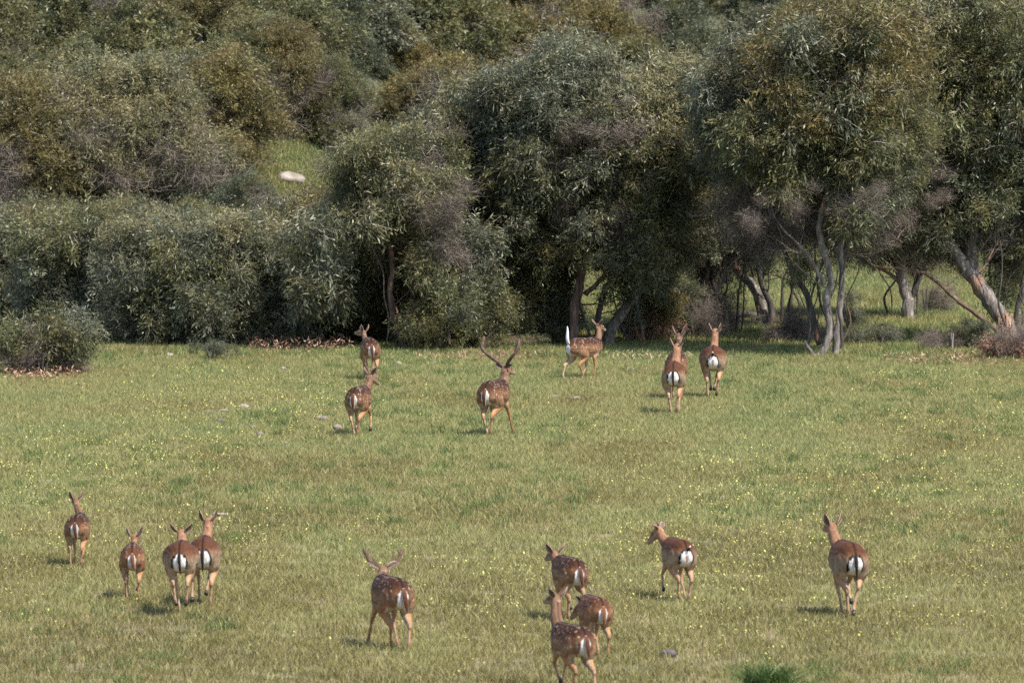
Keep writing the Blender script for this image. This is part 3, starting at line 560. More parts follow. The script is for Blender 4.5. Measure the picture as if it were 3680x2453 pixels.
shrub(3160, 1245, 'low grey-green scrub in the grass beside the twin pale trunks', [(3150, 1215, 90, 26, 7, .3, .8, 'leaf_blue', DROOP)], 'leaf_blue', hpx=50)
shrub(3420, 1265, 'twiggy low scrub with bare pale sticks, in front of the big leaning tree', [(3420, 1240, 110, 30, 7, .3, .9, 'leaf_green', TWIG), (3480, 1200, 70, 30, 5, .3, .7, 'leaf_dark')], 'leaf_green', hpx=70, stemmat='bark_pale')
shrub(3600, 1300, 'dry scrub under the peeling trunk', [(3620, 1262, 80, 40, 8, .36, .7, 'dry_leaf', DRY), (3640, 1220, 60, 30, 4, .4, .6, 'leaf_dark', TWIG)], 'dry_leaf', hpx=60)
shrub(3330, 1130, 'small thin sapling with sparse leaves beyond the forked tree', [(3370, 1070, 45, 50, 4, .4, .6, 'leaf_green', TWIG)], 'leaf_green', hpx=90)
# fallen branches
def fallen(name, px, py, pix, w, mat, label, cat='branch'):
    e, Yb = tree(name, px, py, label, cat); limb(e, 'wood', pix, Yb, w, mat, n=7); return e, Yb
e, Yb = fallen('fallen_branch', 2700, 1150, [(2560, 1128), (2640, 1130), (2720, 1132), (2790, 1148), (2850, 1156)], (.09, .05), 'bark_dark', 'dark fallen branch lying level behind the slanting grey trunk')
e, Yb = fallen('fallen_branch', 2580, 1225, [(2450, 1230), (2530, 1228), (2600, 1222)], (.04, .02), 'bark_pale', 'pale dead stick lying in the shade behind the pale rumped doe')
e, Yb = fallen('fallen_branch', 2710, 1290, [(2620, 1280), (2690, 1282), (2750, 1296)], (.02, .01), 'bark_pale', 'thin dry stick at the sunlit edge of the tree shade')
# leaf litter
def litter(px, py, rx, ry, n, mats, nm, lb, hmax=.15):
    g = np.random.default_rng(int(px)); c0 = ground(px, py); V = []; Fc = []; rn = []
    for i in range(n):
        a = g.uniform(0, 6.28); q = math.sqrt(g.uniform()); c = np.array(ground(px + rx * q * math.cos(a), py + ry * q * math.sin(a)) - c0)
        c[2] += g.uniform(.01, hmax); d = g.normal(0, 1, 3); d /= np.linalg.norm(d); d *= g.uniform(.03, .07); s = np.cross(d, g.normal(0, 1, 3)); s *= .012 / max(1e-4, np.linalg.norm(s)); o = len(V)
        V += [c - d, c + s, c + d, c - s]; Fc.append((o, o + 1, o + 2, o + 3)); rn.append(g.uniform())
    me = np_mesh(nm, V, Fc, attrs={'rnd': np.array(rn)}, smooth=False); me.materials.append(M[mats]); o = link(nm, me); o.location = c0; tag(o, lb, 'leaf litter', kind='stuff')
litter(1080, 1262, 190, 20, 900, 'dry_leaf', 'leaf_litter', 'reddish fallen leaves under the silvery shrubs', .3)
litter(150, 1355, 150, 20, 600, 'dry_leaf', 'leaf_litter', 'brown fallen leaves around the half-bare bush', .2)
litter(1750, 1285, 260, 14, 500, 'dry_leaf', 'leaf_litter', 'dry leaves in front of the dark shrubs', .12)
litter(2300, 1290, 190, 12, 350, 'straw', 'leaf_litter', 'straw coloured dead leaves behind the tail-up doe', .12)
litter(3420, 1300, 260, 25, 700, 'dry_leaf', 'leaf_litter', 'pinkish dead leaves and grass below the leaning tree', .12)

# ---- trees at the foot of the hill behind the thicket, then the wooded hillside
def far_tree(px, Yd, hgt, wid, mat, n, label, group, kinds=None, trunk=True, tw=0):
    x = (px - W / 2) / F * Yd; z = height(x, Yd); e = empty('hill_tree', (x, Yd, z), label=label, cat='tree', group=group)
    pts = [Vector((0, 0, -.2)), Vector((rt.uniform(-.2, .2), 0, hgt * .3)), Vector((rt.uniform(-.4, .4), rt.uniform(-.3, .3), hgt * .65))]
    p2, r2 = smooth_path(pts, [.12, .09, .04], 3)
    if trunk:
        me = tubes_mesh('trunk', [(p2, r2)], 6, .1); me.materials.append(M['bark_dark']); link('trunk', me, e)
    for i in range(n):
        a = i * 2.39996 + rt.uniform(-.4, .4); q = math.sqrt((i + .5) / n)
        zz = hgt * (1 - .34 * q * q) - hgt * .25 - rt.uniform(0, hgt * .35) * q
        p = Vector((x + wid * .38 * q * math.cos(a), Yd + wid * .38 * q * math.sin(a), z + max(.35, zz)))
        add_clump(e, p, wid * .205 * rt.uniform(.8, 1.25), rt.choice(kinds or FAR), mat)
    for i in range(tw):
        p = Vector((x + rt.uniform(-.3, .3) * wid, Yd - wid * .3, z + hgt * rt.uniform(.2, .6))); add_clump(e, p, wid * .24, rt.choice(TWIG), mat, 'twig_tangle')
    return e
mid = [(60, 218, 4.6, 4.2, 'leaf_ochre', 'olive-gold tree crown at the photo edge above the thicket'), (300, 219, 4.9, 4.6, 'leaf_pale', 'pale flowering tree crown above the wide wattle shrub'),
       (560, 219, 5.0, 4.4, 'leaf_pale', 'large pale green crown over bare grey twigs, above the middle of the thicket'), (790, 221, 5.0, 3.8, 'leaf_ochre', 'rust-tinged crown beside the grey twiggy hollow'),
       (1010, 231, 3.9, 3.3, 'leaf_ochre', 'ochre-tipped tree rising behind the white boulder'), (1190, 231, 3.4, 2.6, 'leaf_green', 'golden-edged crown overhanging the small clearing'),
       (180, 205, 2.9, 3.6, 'leaf_green', 'olive shrub in the dip behind the grey-green shrub'), (430, 205, 2.9, 3.6, 'leaf_pale', 'pale yellow-green bush behind the dense blue-green shrub'),
       (660, 206, 2.8, 3.2, 'leaf_green', 'low green bush below the shaded hollow'), (880, 211, 3.0, 2.6, 'leaf_dark', 'dark bush below and beside the boulder'),
       (1085, 204, 1.6, 1.8, 'leaf_ochre', 'small yellowish bush in front of the grassy clearing')]
for px, Yd, h_, w_, mt, lb in mid:
    far_tree(px, Yd, h_, w_, mt, 24, lb, None, kinds=PUFF, tw=2)
hill = []
row = 0; yy = 222.0
while yy < 322:
    x0 = -yy * .0613 - 7; x = x0 + rt.uniform(0, 3)
    while x < -x0:
        Yd = yy + rt.uniform(-2.2, 2.2); wid = rt.uniform(3.0, 5.2)
        if Yd > foot(x) + 1.0: hill.append((x, Yd, wid))
        x += wid * rt.uniform(.72, .9)
    yy += 4.0 + (yy - 222) * .04
CL = (1000, 1150, 590, 750)
cnt = 0; made = {}
MATS = ['leaf_green', 'leaf_ochre', 'leaf_blue', 'leaf_dark', 'leaf_green', 'leaf_ochre']
WORD = {'leaf_green': 'olive green', 'leaf_ochre': 'rusty ochre', 'leaf_blue': 'grey-green', 'leaf_dark': 'dark green', 'leaf_pale': 'pale flowering'}
for x, Yd, wid in hill:
    z = height(x, Yd); hgt = rt.uniform(2.6, 4.4)
    px, pt = proj((x, Yd, z + hgt)); _, pb = proj((x, Yd, z)); hw = wid * .5 * F / Yd
    if px + hw > CL[0] and px - hw < CL[1] and pt < CL[3] and pb > CL[2] - 30: continue
    if pb < -420 or px < -600 or px > W + 600: continue
    nz = noise.noise(Vector((x * .17, Yd * .09, 7.7)))
    mt = MATS[int(abs(nz * 37 + rt.uniform(-1.5, 1.5))) % 6] if rt.random() < .75 else rt.choice(MATS)
    band = 'along the very top edge' if pt < 60 else 'high on the hillside' if pt < 260 else 'halfway up the hillside' if pt < 480 else 'low on the hillside behind the front trees'
    col = ['above the wide wattle shrub', 'above the white boulder', 'above the tree with the curving stem', 'above the reddish trunk', 'above the sinuous grey trunk', 'above the big leaning tree'][min(5, max(0, int(px / 613)))]
    lb = f"{WORD[mt]} bushy tree {band.replace(' behind the front trees', '')}, {col}"
    fe = far_tree(px, Yd, hgt, wid, mt, 13, lb, f"{WORD[mt]} trees on the hillside", trunk=True, tw=rt.choice((0, 0, 1))); cnt += 1
    if -20 < px < W + 20 and pb > 10: made.setdefault((mt, band), []).append((px, fe))
ORD = 'first second third fourth fifth sixth seventh eighth ninth tenth eleventh twelfth thirteenth fourteenth fifteenth sixteenth seventeenth eighteenth nineteenth twentieth twenty-first twenty-second twenty-third twenty-fourth twenty-fifth twenty-sixth twenty-seventh twenty-eighth twenty-ninth thirtieth'.split()
for (mt, band), L_ in made.items():
    for i, (px, fe) in enumerate(sorted(L_, key=lambda q: q[0])):
        fe['label'] = f"{ORD[min(i, 29)]} {WORD[mt]} tree from the left of those {band.replace(' behind the front trees', '')}" 
# two bare-stemmed trees high on the slope
for (px, py, pix, lb) in ((455, 120, [(460, 125), (445, 60), (420, 10), (400, -60)], 'bare pale leaning stem high on the slope near the top corner of the photo'),
                          (1240, 330, [(1180, 440), (1150, 380), (1130, 300), (1080, 240)], 'thin grey dead stem above the clearing')):
    e = empty('dead_tree', at(px, py, 236), label=lb, cat='dead tree'); limb(e, 'trunk', pix, 236, (.08, .03), 'bark_pale', n=6)
    for k in range(3): add_clump(e, at(pix[2][0] + rt.uniform(-50, 50), pix[2][1] + rt.uniform(-20, 60), 236), .8, rt.choice(TWIG), 'leaf_dark', 'twig_tangle')
# grass in the hillside clearing
pts = []
for i in range(6000):
    p = ground(rt.uniform(780, 1330), rt.uniform(500, 800)); pts.append(tuple(p))
scatter('clearing_grass', pts, [rt.uniform(0, 6.28) for _ in pts], [rt.uniform(.6, 1.3) for _ in pts], gB, 'bright green grass in the small hillside clearing around the boulder', 'grass')

# ------------------------------------------------------------------ stones
def stone(name, px, py, wpx, hpx, mat, label, cat='stone', group=None, seed=0, dep=.8, sink=.25):
    c = ground(px, py); s = F / c.y; rx = wpx / s / 2; rz = hpx / s; rr = random.Random(seed + int(px)); V = []; Fc = []; nu, nv = 14, 8
    for j in range(nv + 1):
        ph = math.pi * j / nv
        for i in range(nu):
            th = 2 * math.pi * i / nu; v = Vector((math.sin(ph) * math.cos(th), math.sin(ph) * math.sin(th), math.cos(ph)))
            k = 1 + .55 * noise.noise(v * 1.5 + Vector((px * .1, seed, 0))) + .22 * noise.noise(v * 5 + Vector((0, px, 0)))
            V.append((v.x * rx * k, v.y * rx * dep * k, v.z * rz * .62 * k + rz * (.5 - sink) + .02))
    for j in range(nv):
        for i in range(nu): a = j * nu + i; b_ = j * nu + (i + 1) % nu; Fc.append((a, a + nu, b_ + nu, b_))
    me = np_mesh(name, V, Fc); me.materials.append(M[mat]); o = link(name, me); o.location = c; o.rotation_euler = (0, 0, rr.uniform(-.3, .3)); tag(o, label, cat, group)
    return o
stone('boulder', 1037, 668, 120, 50, 'boulder', 'pale boulder lying in the hillside clearing', 'boulder', sink=.42)
SG = 'pale stones scattered in the meadow'
for i, (px, py, w_, h_, lb) in enumerate(STONES):
    stone('stone', px, py, w_, h_, 'grey_stone' if 'dark' in lb else 'stone', lb, 'stone', SG, i)
stone('lumpy_stone', 2402, 2362, 55, 26, 'grey_stone', 'lumpy mauve grey stone in the grass near the bottom edge', 'stone', None, 3)
# dark tussock at the bottom edge
g0 = ground(2765, 2482); me = clump_mesh('grass_tussock', 520, .3, .2, .46, .012, 1.7, M['tussock'], 4, 77)
o = link('grass_tussock', me); o.location = g0; tag(o, 'dark green spiky grass tussock cut by the bottom edge', 'tussock')

# ------------------------------------------------------------------ deer
def fur_mat(name):
    m, t, b, out = new_mat(name); a = attr(t, 'col')
    tc = N(t, 'ShaderNodeTexCoord'); mp = N(t, 'ShaderNodeMapping'); mp.inputs['Scale'].default_value = (60, 22, 16); t.links.new(tc.outputs['Object'], mp.inputs[0]); n1 = noise_tex(t, 1.0, 4, mp.outputs[0], .7)
    c = mixc(t, 1.0, a.outputs['Color'], ramp(t, [(.3, (.55, .55, .55)), (.5, (.98, .98, .98)), (.7, (1.4, 1.36, 1.3))], n1), 'MULTIPLY')
    c = mixc(t, 1.0, c, ramp(t, [(.3, (.78, .76, .74)), (.7, (1.18, 1.18, 1.18))], noise_tex(t, 7, 3, tc.outputs['Object'])), 'MULTIPLY')
    t.links.new(c, b.inputs['Base Color']); b.inputs['Roughness'].default_value = .75; b.inputs['Specular IOR Level'].default_value = .12
    bn = N(t, 'ShaderNodeBump'); bn.inputs['Strength'].default_value = .7; bn.inputs['Distance'].default_value = .012
    t.links.new(n1, bn.inputs['Height']); t.links.new(bn.outputs[0], b.inputs['Normal'])
    return m
M['fur'] = fur_mat('fur')
M['hoof'] = flat_mat('hoof', [(.3, (.015, .012, .01)), (.7, (.04, .033, .03))], rough=.4, spec=.4)
M['eye'] = flat_mat('eye', [(0, (.01, .008, .006)), (1, (.015, .01, .008))], rough=.1, spec=.6)
M['velvet'] = flat_mat('velvet', [(.3, (.045, .026, .018)), (.7, (.12, .078, .056))], scale=18, rough=.85)
HIND = {'stand': [(-.33, .70), (-.20, .50), (-.43, .33), (-.39, .085), (-.35, 0)],
        'back': [(-.33, .70), (-.27, .47), (-.53, .31), (-.61, .10), (-.575, .0)],
        'fwd': [(-.33, .70), (-.13, .50), (-.29, .30), (-.18, .08), (-.13, 0)],
        'tuck': [(-.33, .70), (-.16, .49), (-.39, .40), (-.40, .18), (-.47, .12)]}
FORE = {'stand': [(.28, .66), (.19, .48), (.22, .28), (.21, .08), (.235, 0)],
        'fwd': [(.28, .66), (.25, .49), (.38, .32), (.46, .11), (.50, .03)],
        'back': [(.28, .66), (.15, .47), (.13, .27), (.01, .10), (-.02, .02)],
        'tuck': [(.28, .66), (.23, .49), (.33, .36), (.21, .21), (.13, .16)]}
def hexc(h):
    h = [int(h[i:i + 2], 16) / 255 for i in (0, 2, 4)]
    return np.array([((c + .055) / 1.055) ** 2.4 if c > .04 else c / 12.92 for c in h])
def lin(*c): return np.array(c)
# base colours: back, flank, lower side, belly, neck, leg, dark, rump rim
COATS = {
 'plain': dict(back=lin(.10, .036, .016), flank=lin(.25, .13, .075), low=lin(.33, .24, .165), belly=lin(.5, .42, .32), neck=lin(.33, .175, .105), leg=lin(.42, .24, .14), shin=lin(.3, .17, .1), line=lin(.022, .011, .007), rim=lin(.012, .007, .005), spots=0, patch='oval'),
 'spotted': dict(back=lin(.055, .021, .011), flank=lin(.185, .08, .038), low=lin(.27, .15, .085), belly=lin(.5, .42, .32), neck=lin(.22, .125, .078), leg=lin(.38, .2, .1), shin=lin(.27, .14, .075), line=lin(.014, .009, .007), rim=lin(.05, .022, .012), spots=1, patch='strip'),
 'red': dict(back=lin(.10, .037, .017), flank=lin(.25, .108, .052), low=lin(.29, .15, .08), belly=lin(.5, .42, .32), neck=lin(.25, .13, .075), leg=lin(.4, .21, .105), shin=lin(.3, .15, .08), line=lin(.02, .012, .008), rim=lin(.05, .022, .012), spots=.8, patch='strip')}
def rings(pts, ax, rad_a, rad_b, n=16):
    """loft with explicit side axis; returns verts quads incl. caps"""
    V = []; Q = []; m_ = len(pts)
    for i in range(m_):
        t = (pts[min(i + 1, m_ - 1)] - pts[max(i - 1, 0)]).normalized(); a = (ax - t * ax.dot(t)).normalized(); b_ = t.cross(a)
        for j in range(n):
            th = 2 * math.pi * j / n; V.append(pts[i] + a * math.cos(th) * rad_a[i] + b_ * math.sin(th) * rad_b[i])
    for i in range(m_ - 1):
        for j in range(n): k = (j + 1) % n; Q.append((i * n + j, i * n + k, (i + 1) * n + k, (i + 1) * n + j))
    Q.append(tuple(reversed(range(n)))); Q.append(tuple(range((m_ - 1) * n, m_ * n)))
    return V, Q
def deer(px, py, back_px, yaw, head, coat, label, hind, fore, girth=1.0, antler=None, hd=(0, -15), tail='down', ears='up', neckw=1.0,
         yl=.66, lift=0.0, pitch=0.0, rumpx=None, spread=1.0, fore_dx=(0, 0), hind_dx=(0, 0), ear_l=1.0, roll=0, headsc=1.0):
    """px,py: pixel of the ground under the rump; back_px: height of the back in photo pixels; head: pixel of the poll"""
    g0 = ground(px, py); s = F / g0.y; hb = back_px / s / .90      # body scale (back at .90)
    ya = R(-yaw); rot = Matrix.Rotation(ya, 3, 'Z')
    org = g0 - rot @ Vector((0, -.42 * hb, 0)); org.z = height(org.x, org.y)
    c = COATS[coat]; e = empty('deer', org, ya, label=label, cat='deer', group='deer crossing the meadow')
    X = Vector((1, 0, 0)); chains = []                              # (kind, pts, ra, rb, axis)
    gz = girth
    tor = [(-.555, .65, .05, .06), (-.52, .655, .11, .12), (-.46, .67, .15, .165), (-.36, .69, .178, .198), (-.22, .69, .185 * gz, .205), (-.08, .68, .195 * gz, .212), (.06, .67, .20 * gz, .218),
           (.20, .68, .178 * (.5 + .5 * gz), .215), (.32, .695, .145, .205), (.42, .715, .105, .175), (.50, .73, .06, .11)]
    def pit(v):
        if not pitch: return v
        a = R(pitch); y, z = v.y + .4, v.z - .6
        return Vector((v.x, -.4 + y * math.cos(a) - z * math.sin(a), .6 + y * math.sin(a) + z * math.cos(a)))
    ZL = Vector((0, 0, lift))
    tp = [pit(Vector((0, y, z))) + ZL for y, z, _, _ in tor]; chains.append(['torso', tp, [q[2] for q in tor], [q[3] for q in tor], X])
    # head position from its pixel, yl body lengths ahead
    yy_ = yl; Yw = org.y + (rot @ Vector((0, yy_ * hb, 0))).y
    hp = at(head[0], head[1], Yw); lx = rot.inverted() @ Vector((hp.x - org.x, Yw - org.y, 0))
    poll = Vector((lx.x / hb, lx.y / hb, (hp.z - org.z) / hb))
    nb = pit(Vector((0, .34, .74))) + ZL; nb0 = pit(Vector((0, .24, .72))) + ZL
    mid_ = nb.lerp(poll, .5) + Vector((0, .06, -.03))
    npts, _ = smooth_path([nb0, nb, mid_, poll], [0, 0, 0, 0], 3)
    k = len(npts); nra = [(.115 - .057 * (i / (k - 1)) ** .7) * neckw for i in range(k)]; nrb = [(.15 - .085 * (i / (k - 1)) ** .7) * neckw for i in range(k)]
    chains.append(['neck', npts, nra, nrb, X])
    hy, hpz = R(hd[0]), R(hd[1]); hdir = Vector((math.sin(hy) * math.cos(hpz), math.cos(hy) * math.cos(hpz), math.sin(hpz)))
    hside = Vector((math.cos(hy), -math.sin(hy), 0)); hup = hside.cross(hdir).normalized()
    hs = headsc
    hpts = [poll - hdir * .045 * hs + hup * .005, poll + hdir * .03 * hs, poll + hdir * .085 * hs - hup * .005, poll + hdir * .15 * hs - hup * .018, poll + hdir * .215 * hs - hup * .03, poll + hdir * .262 * hs - hup * .036, poll + hdir * .275 * hs - hup * .038]
    chains.append(['head', hpts, [q * hs for q in (.045, .066, .062, .046, .033, .027, .014)], [q * hs for q in (.05, .07, .07, .055, .038, .03, .016)], hside])
    hoofs = []
    for si, (sx, (mode, dx)) in enumerate(zip((-1, 1), hind)):
        pl = HIND[mode.split('+')[0]]; up = float(mode.split('+')[1]) if '+' in mode else 0
        xs_ = [sx * .10, sx * .125, sx * .105 + dx * .45, sx * .09 + dx * .9, sx * .08 + dx]
        pp = [Vector((xs_[i], pl[i][0], pl[i][1] + up * (i / 4) ** 1.5)) + (ZL if i < 3 else Vector((0, 0, lift * .0 + lift))) for i in range(5)]
        pp[0] = pit(pp[0] - ZL) + ZL
        top = pp[0] + Vector((-sx * .02, .02, .06)); P4 = pp[3].lerp(pp[4], .9)
        q = [top, pp[0], pp[1].lerp(pp[0], .45) + Vector((0, -.03, 0)), pp[1], pp[1].lerp(pp[2], .5) + Vector((0, .012, 0)), pp[2] + Vector((0, -.012, 0)), pp[2].lerp(pp[3], .25), pp[2].lerp(pp[3], .7), pp[3], P4]
        ra = [.06, .10, .10, .078, .05, .027, .021, .018, .023, .02]; rb = [.09, .14, .135, .10, .058, .042, .026, .022, .027, .022]
        chains.append(['hind', q, ra, rb, X]); hoofs.append((pp[3], pp[4], mode))
    for si, (sx, (mode, dx)) in enumerate(zip((-1, 1), fore)):
        pl = FORE[mode.split('+')[0]]; up = float(mode.split('+')[1]) if '+' in mode else 0
        xs_ = [sx * .085, sx * .10, sx * .085 + dx * .5, sx * .08 + dx * .9, sx * .08 + dx]
        pp = [Vector((xs_[i], pl[i][0], pl[i][1] + up * (i / 4) ** 1.5 + lift)) for i in range(5)]
        pp[0] = pit(pp[0] - ZL) + ZL; pp[1] = pit(pp[1] - ZL) + ZL
        top = pp[0] + Vector((-sx * .02, -.02, .05)); P4 = pp[3].lerp(pp[4], .9)
        q = [top, pp[0], pp[0].lerp(pp[1], .6), pp[1], pp[1].lerp(pp[2], .5), pp[2], pp[2].lerp(pp[3], .3), pp[2].lerp(pp[3], .75), pp[3], P4]
        chains.append(['fore', q, [.05, .06, .055, .045, .03, .025, .018, .017, .021, .019], [.08, .10, .085, .062, .037, .028, .021, .019, .024, .021], X]); hoofs.append((pp[3], pp[4], mode))
    V = []; Q = []; bm_v = []; S = []                                # S: samples for painting
    for ci, (kd, pts, ra, rb, ax) in enumerate(chains):
        # refine
        n0 = len(pts); pr, rr1 = smooth_path(pts, ra, 3); _, rr2 = smooth_path(pts, rb, 3)
        v, q = rings(pr, ax, rr1, rr2, 16); o = len(V); V += v; Q += [tuple(a + o for a in f) for f in q]
        for i, p in enumerate(pr): S.append((p.x, p.y, p.z, .5 * (rr1[i] + rr2[i]), ci, i / (len(pr) - 1)))
    me = bpy.data.meshes.new('tmp'); me.from_pydata([tuple(v * hb) for v in V], [], Q); ob = bpy.data.objects.new('tmp', me); COL.objects.link(ob)
    md = ob.modifiers.new('r', 'REMESH'); md.mode = 'VOXEL'; md.voxel_size = .0115 * hb; md.use_smooth_shade = True
    sm = ob.modifiers.new('s', 'SMOOTH'); sm.factor = .5; sm.iterations = 3
    dg = bpy.context.evaluated_depsgraph_get(); bme = bpy.data.meshes.new_from_object(ob.evaluated_get(dg)); bpy.data.objects.remove(ob)
    bme.name = 'body'; nv = len(bme.vertices); co = np.empty(nv * 3, np.float32); bme.vertices.foreach_get('co', co); co = co.reshape(-1, 3) / hb
    no = np.empty(nv * 3, np.float32); bme.vertices.foreach_get('normal', no); no = no.reshape(-1, 3)
    S = np.array(S); d = np.linalg.norm(co[:, None, :] - S[None, :, :3], axis=2) / (S[None, :, 3] + .02)
    kk = d.argmin(1); ch = S[kk, 4].astype(int); tt = S[kk, 5]; kinds = np.array([q[0] for q in chains])[ch]
    # unpitched coordinates of the body
    a = R(pitch); y = co[:, 1] + .4; z = co[:, 2] - lift - .6
    by = -.4 + y * math.cos(a) + z * math.sin(a); bz = .6 - y * math.sin(a) + z * math.cos(a); bx = co[:, 0]
    def mix(A, B, f): return A * (1 - f[:, None]) + B * f[:, None]
    def ss(a_, b_, v): t_ = np.clip((v - a_) / (b_ - a_), 0, 1); return t_ * t_ * (3 - 2 * t_)
    nzv = np.array([noise.noise(Vector(v * 9)) for v in co.astype(float)])
    nzf = np.array([noise.noise(Vector((v[0] * 45, v[1] * 20, v[2] * 14))) for v in co.astype(float)])
    col = np.tile(c['flank'], (nv, 1)); zz = bz + nzv * .02
    f = ss(.68, .82, zz + nzv * .02); body = mix(col, np.tile(c['back'], (nv, 1)), f * .95)
    body = mix(body, np.tile(c['low'], (nv, 1)), ss(.76, .63, zz)); body = mix(body, np.tile(c['belly'], (nv, 1)), ss(.56, .50, zz) * (np.abs(bx) < .16))
    line = (1 - ss(.006, .022, np.abs(bx))) * (no[:, 2] > .25) * (zz > .74)
    body = mix(body, np.tile(c['line'], (nv, 1)), line * .92)
    if coat != 'plain':                                            # dark saddle over the shoulders
        body = mix(body, np.tile(c['line'], (nv, 1)), (1 - ss(.04, .13, np.abs(bx))) * ss(.80, .88, zz) * ss(-.1, .2, by) * .75)
    # limbs
    lg = (kinds == 'hind') | (kinds == 'fore'); inner = np.zeros(nv)
    sxs = np.sign(np.where(kinds == 'hind', S[kk, 0], S[kk, 0]) + 1e-6)
    inner = ((no[:, 0] * sxs) < -.25) & lg
    legc = mix(np.tile(c['flank'] * .6 + c['low'] * .4, (nv, 1)), np.tile(c['leg'], (nv, 1)), ss(.62, .42, co[:, 2] - lift))
    legc = legc * 1.12
    legc = mix(legc, np.tile(c['shin'], (nv, 1)), ss(.3, .12, co[:, 2]) * .6)
    legc[inner] = legc[inner] * .4 + np.array([.42, .36, .29]) * .6
    leg_f = lg & (tt > .22); w = ss(.15, .42, tt) * lg
    body = mix(body, legc, w)
    # neck, head
    nk = kinds == 'neck'; nc = np.tile(c['neck'], (nv, 1)); nl = (1 - ss(.008, .025, np.abs(co[:, 0] - S[kk, 0]))) * (no[:, 1] < .3)
    nc = mix(nc, np.tile(c['line'] * 2 + c['neck'] * .3, (nv, 1)), nl * (.75 if coat != 'plain' else .45)); body = mix(body, nc, ss(.12, .45, tt) * nk)
    hd_ = kinds == 'head'; rel = co - np.array(poll); fz = rel @ np.array(hup)
    hc = mix(np.tile(c['neck'] * 1.02, (nv, 1)), np.tile(lin(.42, .33, .25), (nv, 1)), ss(-.0, -.04, fz) * .7)
    hc = mix(hc, np.tile(lin(.03, .022, .02), (nv, 1)), ss(.92, .97, tt) * hd_); body = np.where(hd_[:, None], hc, body)
    # rump patch
    rear = ((by < -.40) & (kinds != 'neck') & (kinds != 'head') & (kinds != 'fore') & (no[:, 1] < .1) & (co[:, 2] > .42 + lift))
    if c['patch'] == 'oval':
        pk = random.Random(int(px) * 3).uniform(.9, 1.04); e1 = np.sqrt((bx / (.09 * pk)) ** 2 + ((bz - .63) / (.12 * pk)) ** 2) + nzf * .22; rim = (1 - ss(1.16, 1.34, e1)) * (np.abs(bx) > .03) * (bz > .55)
        body = mix(body, np.tile(c['rim'], (nv, 1)), rim * rear); body = mix(body, np.tile(lin(.66, .645, .64), (nv, 1)), (1 - ss(.93, 1.05, e1)) * rear)
        if tail == 'curl': body = mix(body, np.tile(lin(.3, .13, .08), (nv, 1)), (1 - ss(.7, 1.1, np.sqrt((bx / .03) ** 2 + ((bz - .63) / .055) ** 2))) * rear * .8)
        low = (np.abs(bx) < .075) & (bz < .57) & (bz > .44) & rear
        body[low] = body[low] * .3 + np.array([.72, .67, .6]) * .7
    else:
        wdt = .064 * (1 - ss(.69, .79, bz)) * (1 + nzf * .4) + .002; st = (1 - ss(wdt * .82, wdt * 1.1, np.abs(bx))) * (bz > .47) * (bz < .79)
        body = mix(body, np.tile(c['rim'], (nv, 1)), (1 - ss(wdt * 1.1, wdt * 1.5, np.abs(bx))) * (bz > .6) * (bz < .78) * rear * .8)
        body = mix(body, np.tile(lin(.62, .6, .59), (nv, 1)), st * rear)
    if c['spots']:
        gs = np.random.default_rng(int(px)); sp = []
        for rowz in (.845, .80, .745, .69, .635):
            for yv in np.arange(-.50, .46, .058):
                for sx in (-1, 1):
                    if gs.uniform() < .8: sp.append((sx, yv + gs.normal(0, .02), rowz + gs.normal(0, .017), gs.uniform(.005, .0108)))
        okp = ((kinds == 'torso') | ((kinds == 'hind') & (tt < .42)) | ((kinds == 'fore') & (tt < .3)) | ((kinds == 'neck') & (tt < .35)))
        for sx, yv, rz, rr_ in sp:
            dm = (np.sign(bx) == sx) & okp & (((by - yv) / 1.0) ** 2 + ((bz - rz) * (.85 if rz < .8 else 1.15)) ** 2 < (rr_ * 1.3) ** 2) & ~(rear & (np.abs(bx) < .075))
            body[dm] = body[dm] * .55 + np.array([.55, .49, .42]) * .45 * c['spots'] + body[dm] * .45 * (1 - c['spots'])
        for sgn in (-1, 1):                                      # spots running down the back line and the nape
            for i in range(18):
                v0 = -.42 + i * .05; dm = okp & (zz > .78) & ((bx - sgn * (.04 + .004 * math.sin(i * 2.1))) ** 2 + (by - v0) ** 2 < .0075 ** 2); body[dm] = np.array([.45, .4, .35])
    rgba = np.ones((nv, 4), np.float32); rgba[:, :3] = np.clip(body * np.array([.6, .6, .585]) * (1 + .4 * np.clip(body.min(1, keepdims=True) / .5, 0, 1)), 0, 1); at_ = bme.attributes.new('col', 'FLOAT_COLOR', 'POINT'); at_.data.foreach_set('color', rgba.ravel())
    bme.materials.clear(); bme.materials.append(M['fur']); link('body', bme, e)
    def cm(name, V_, Q_, cols, mat='fur', sub=True):
        mm = bpy.data.meshes.new(name); mm.from_pydata([tuple(Vector(v) * hb) for v in V_], [], Q_)
        if cols is not None:
            cc = np.ones((len(V_), 4), np.float32); cc[:, :3] = cols; x_ = mm.attributes.new('col', 'FLOAT_COLOR', 'POINT'); x_.data.foreach_set('color', cc.ravel())
        mm.materials.append(M[mat]); mm.polygons.foreach_set('use_smooth', np.ones(len(mm.polygons), bool)); return link(name, mm, e)
    # ears: cupped leaf shapes
    for sx in (-1, 1):
        base = poll + hside * sx * .05 * hs + hup * .035 - hdir * .02
        if ears == 'up': dr = (hup * 1.0 + hside * sx * .42 - hdir * .12)
        elif ears == 'out': dr = (hup * .45 + hside * sx * 1.0 - hdir * .2)
        else: dr = (hup * .75 + hside * sx * .7 - hdir * .35)
        dr = dr.normalized(); face = (hside * sx * .6 - hdir * .5 if ears != 'out' else -hdir + hup * .2); face = (face - dr * face.dot(dr)).normalized(); sd = dr.cross(face)
        EV = []; EQ = []; ec = []; n_ = 8; L_ = .155 * ear_l
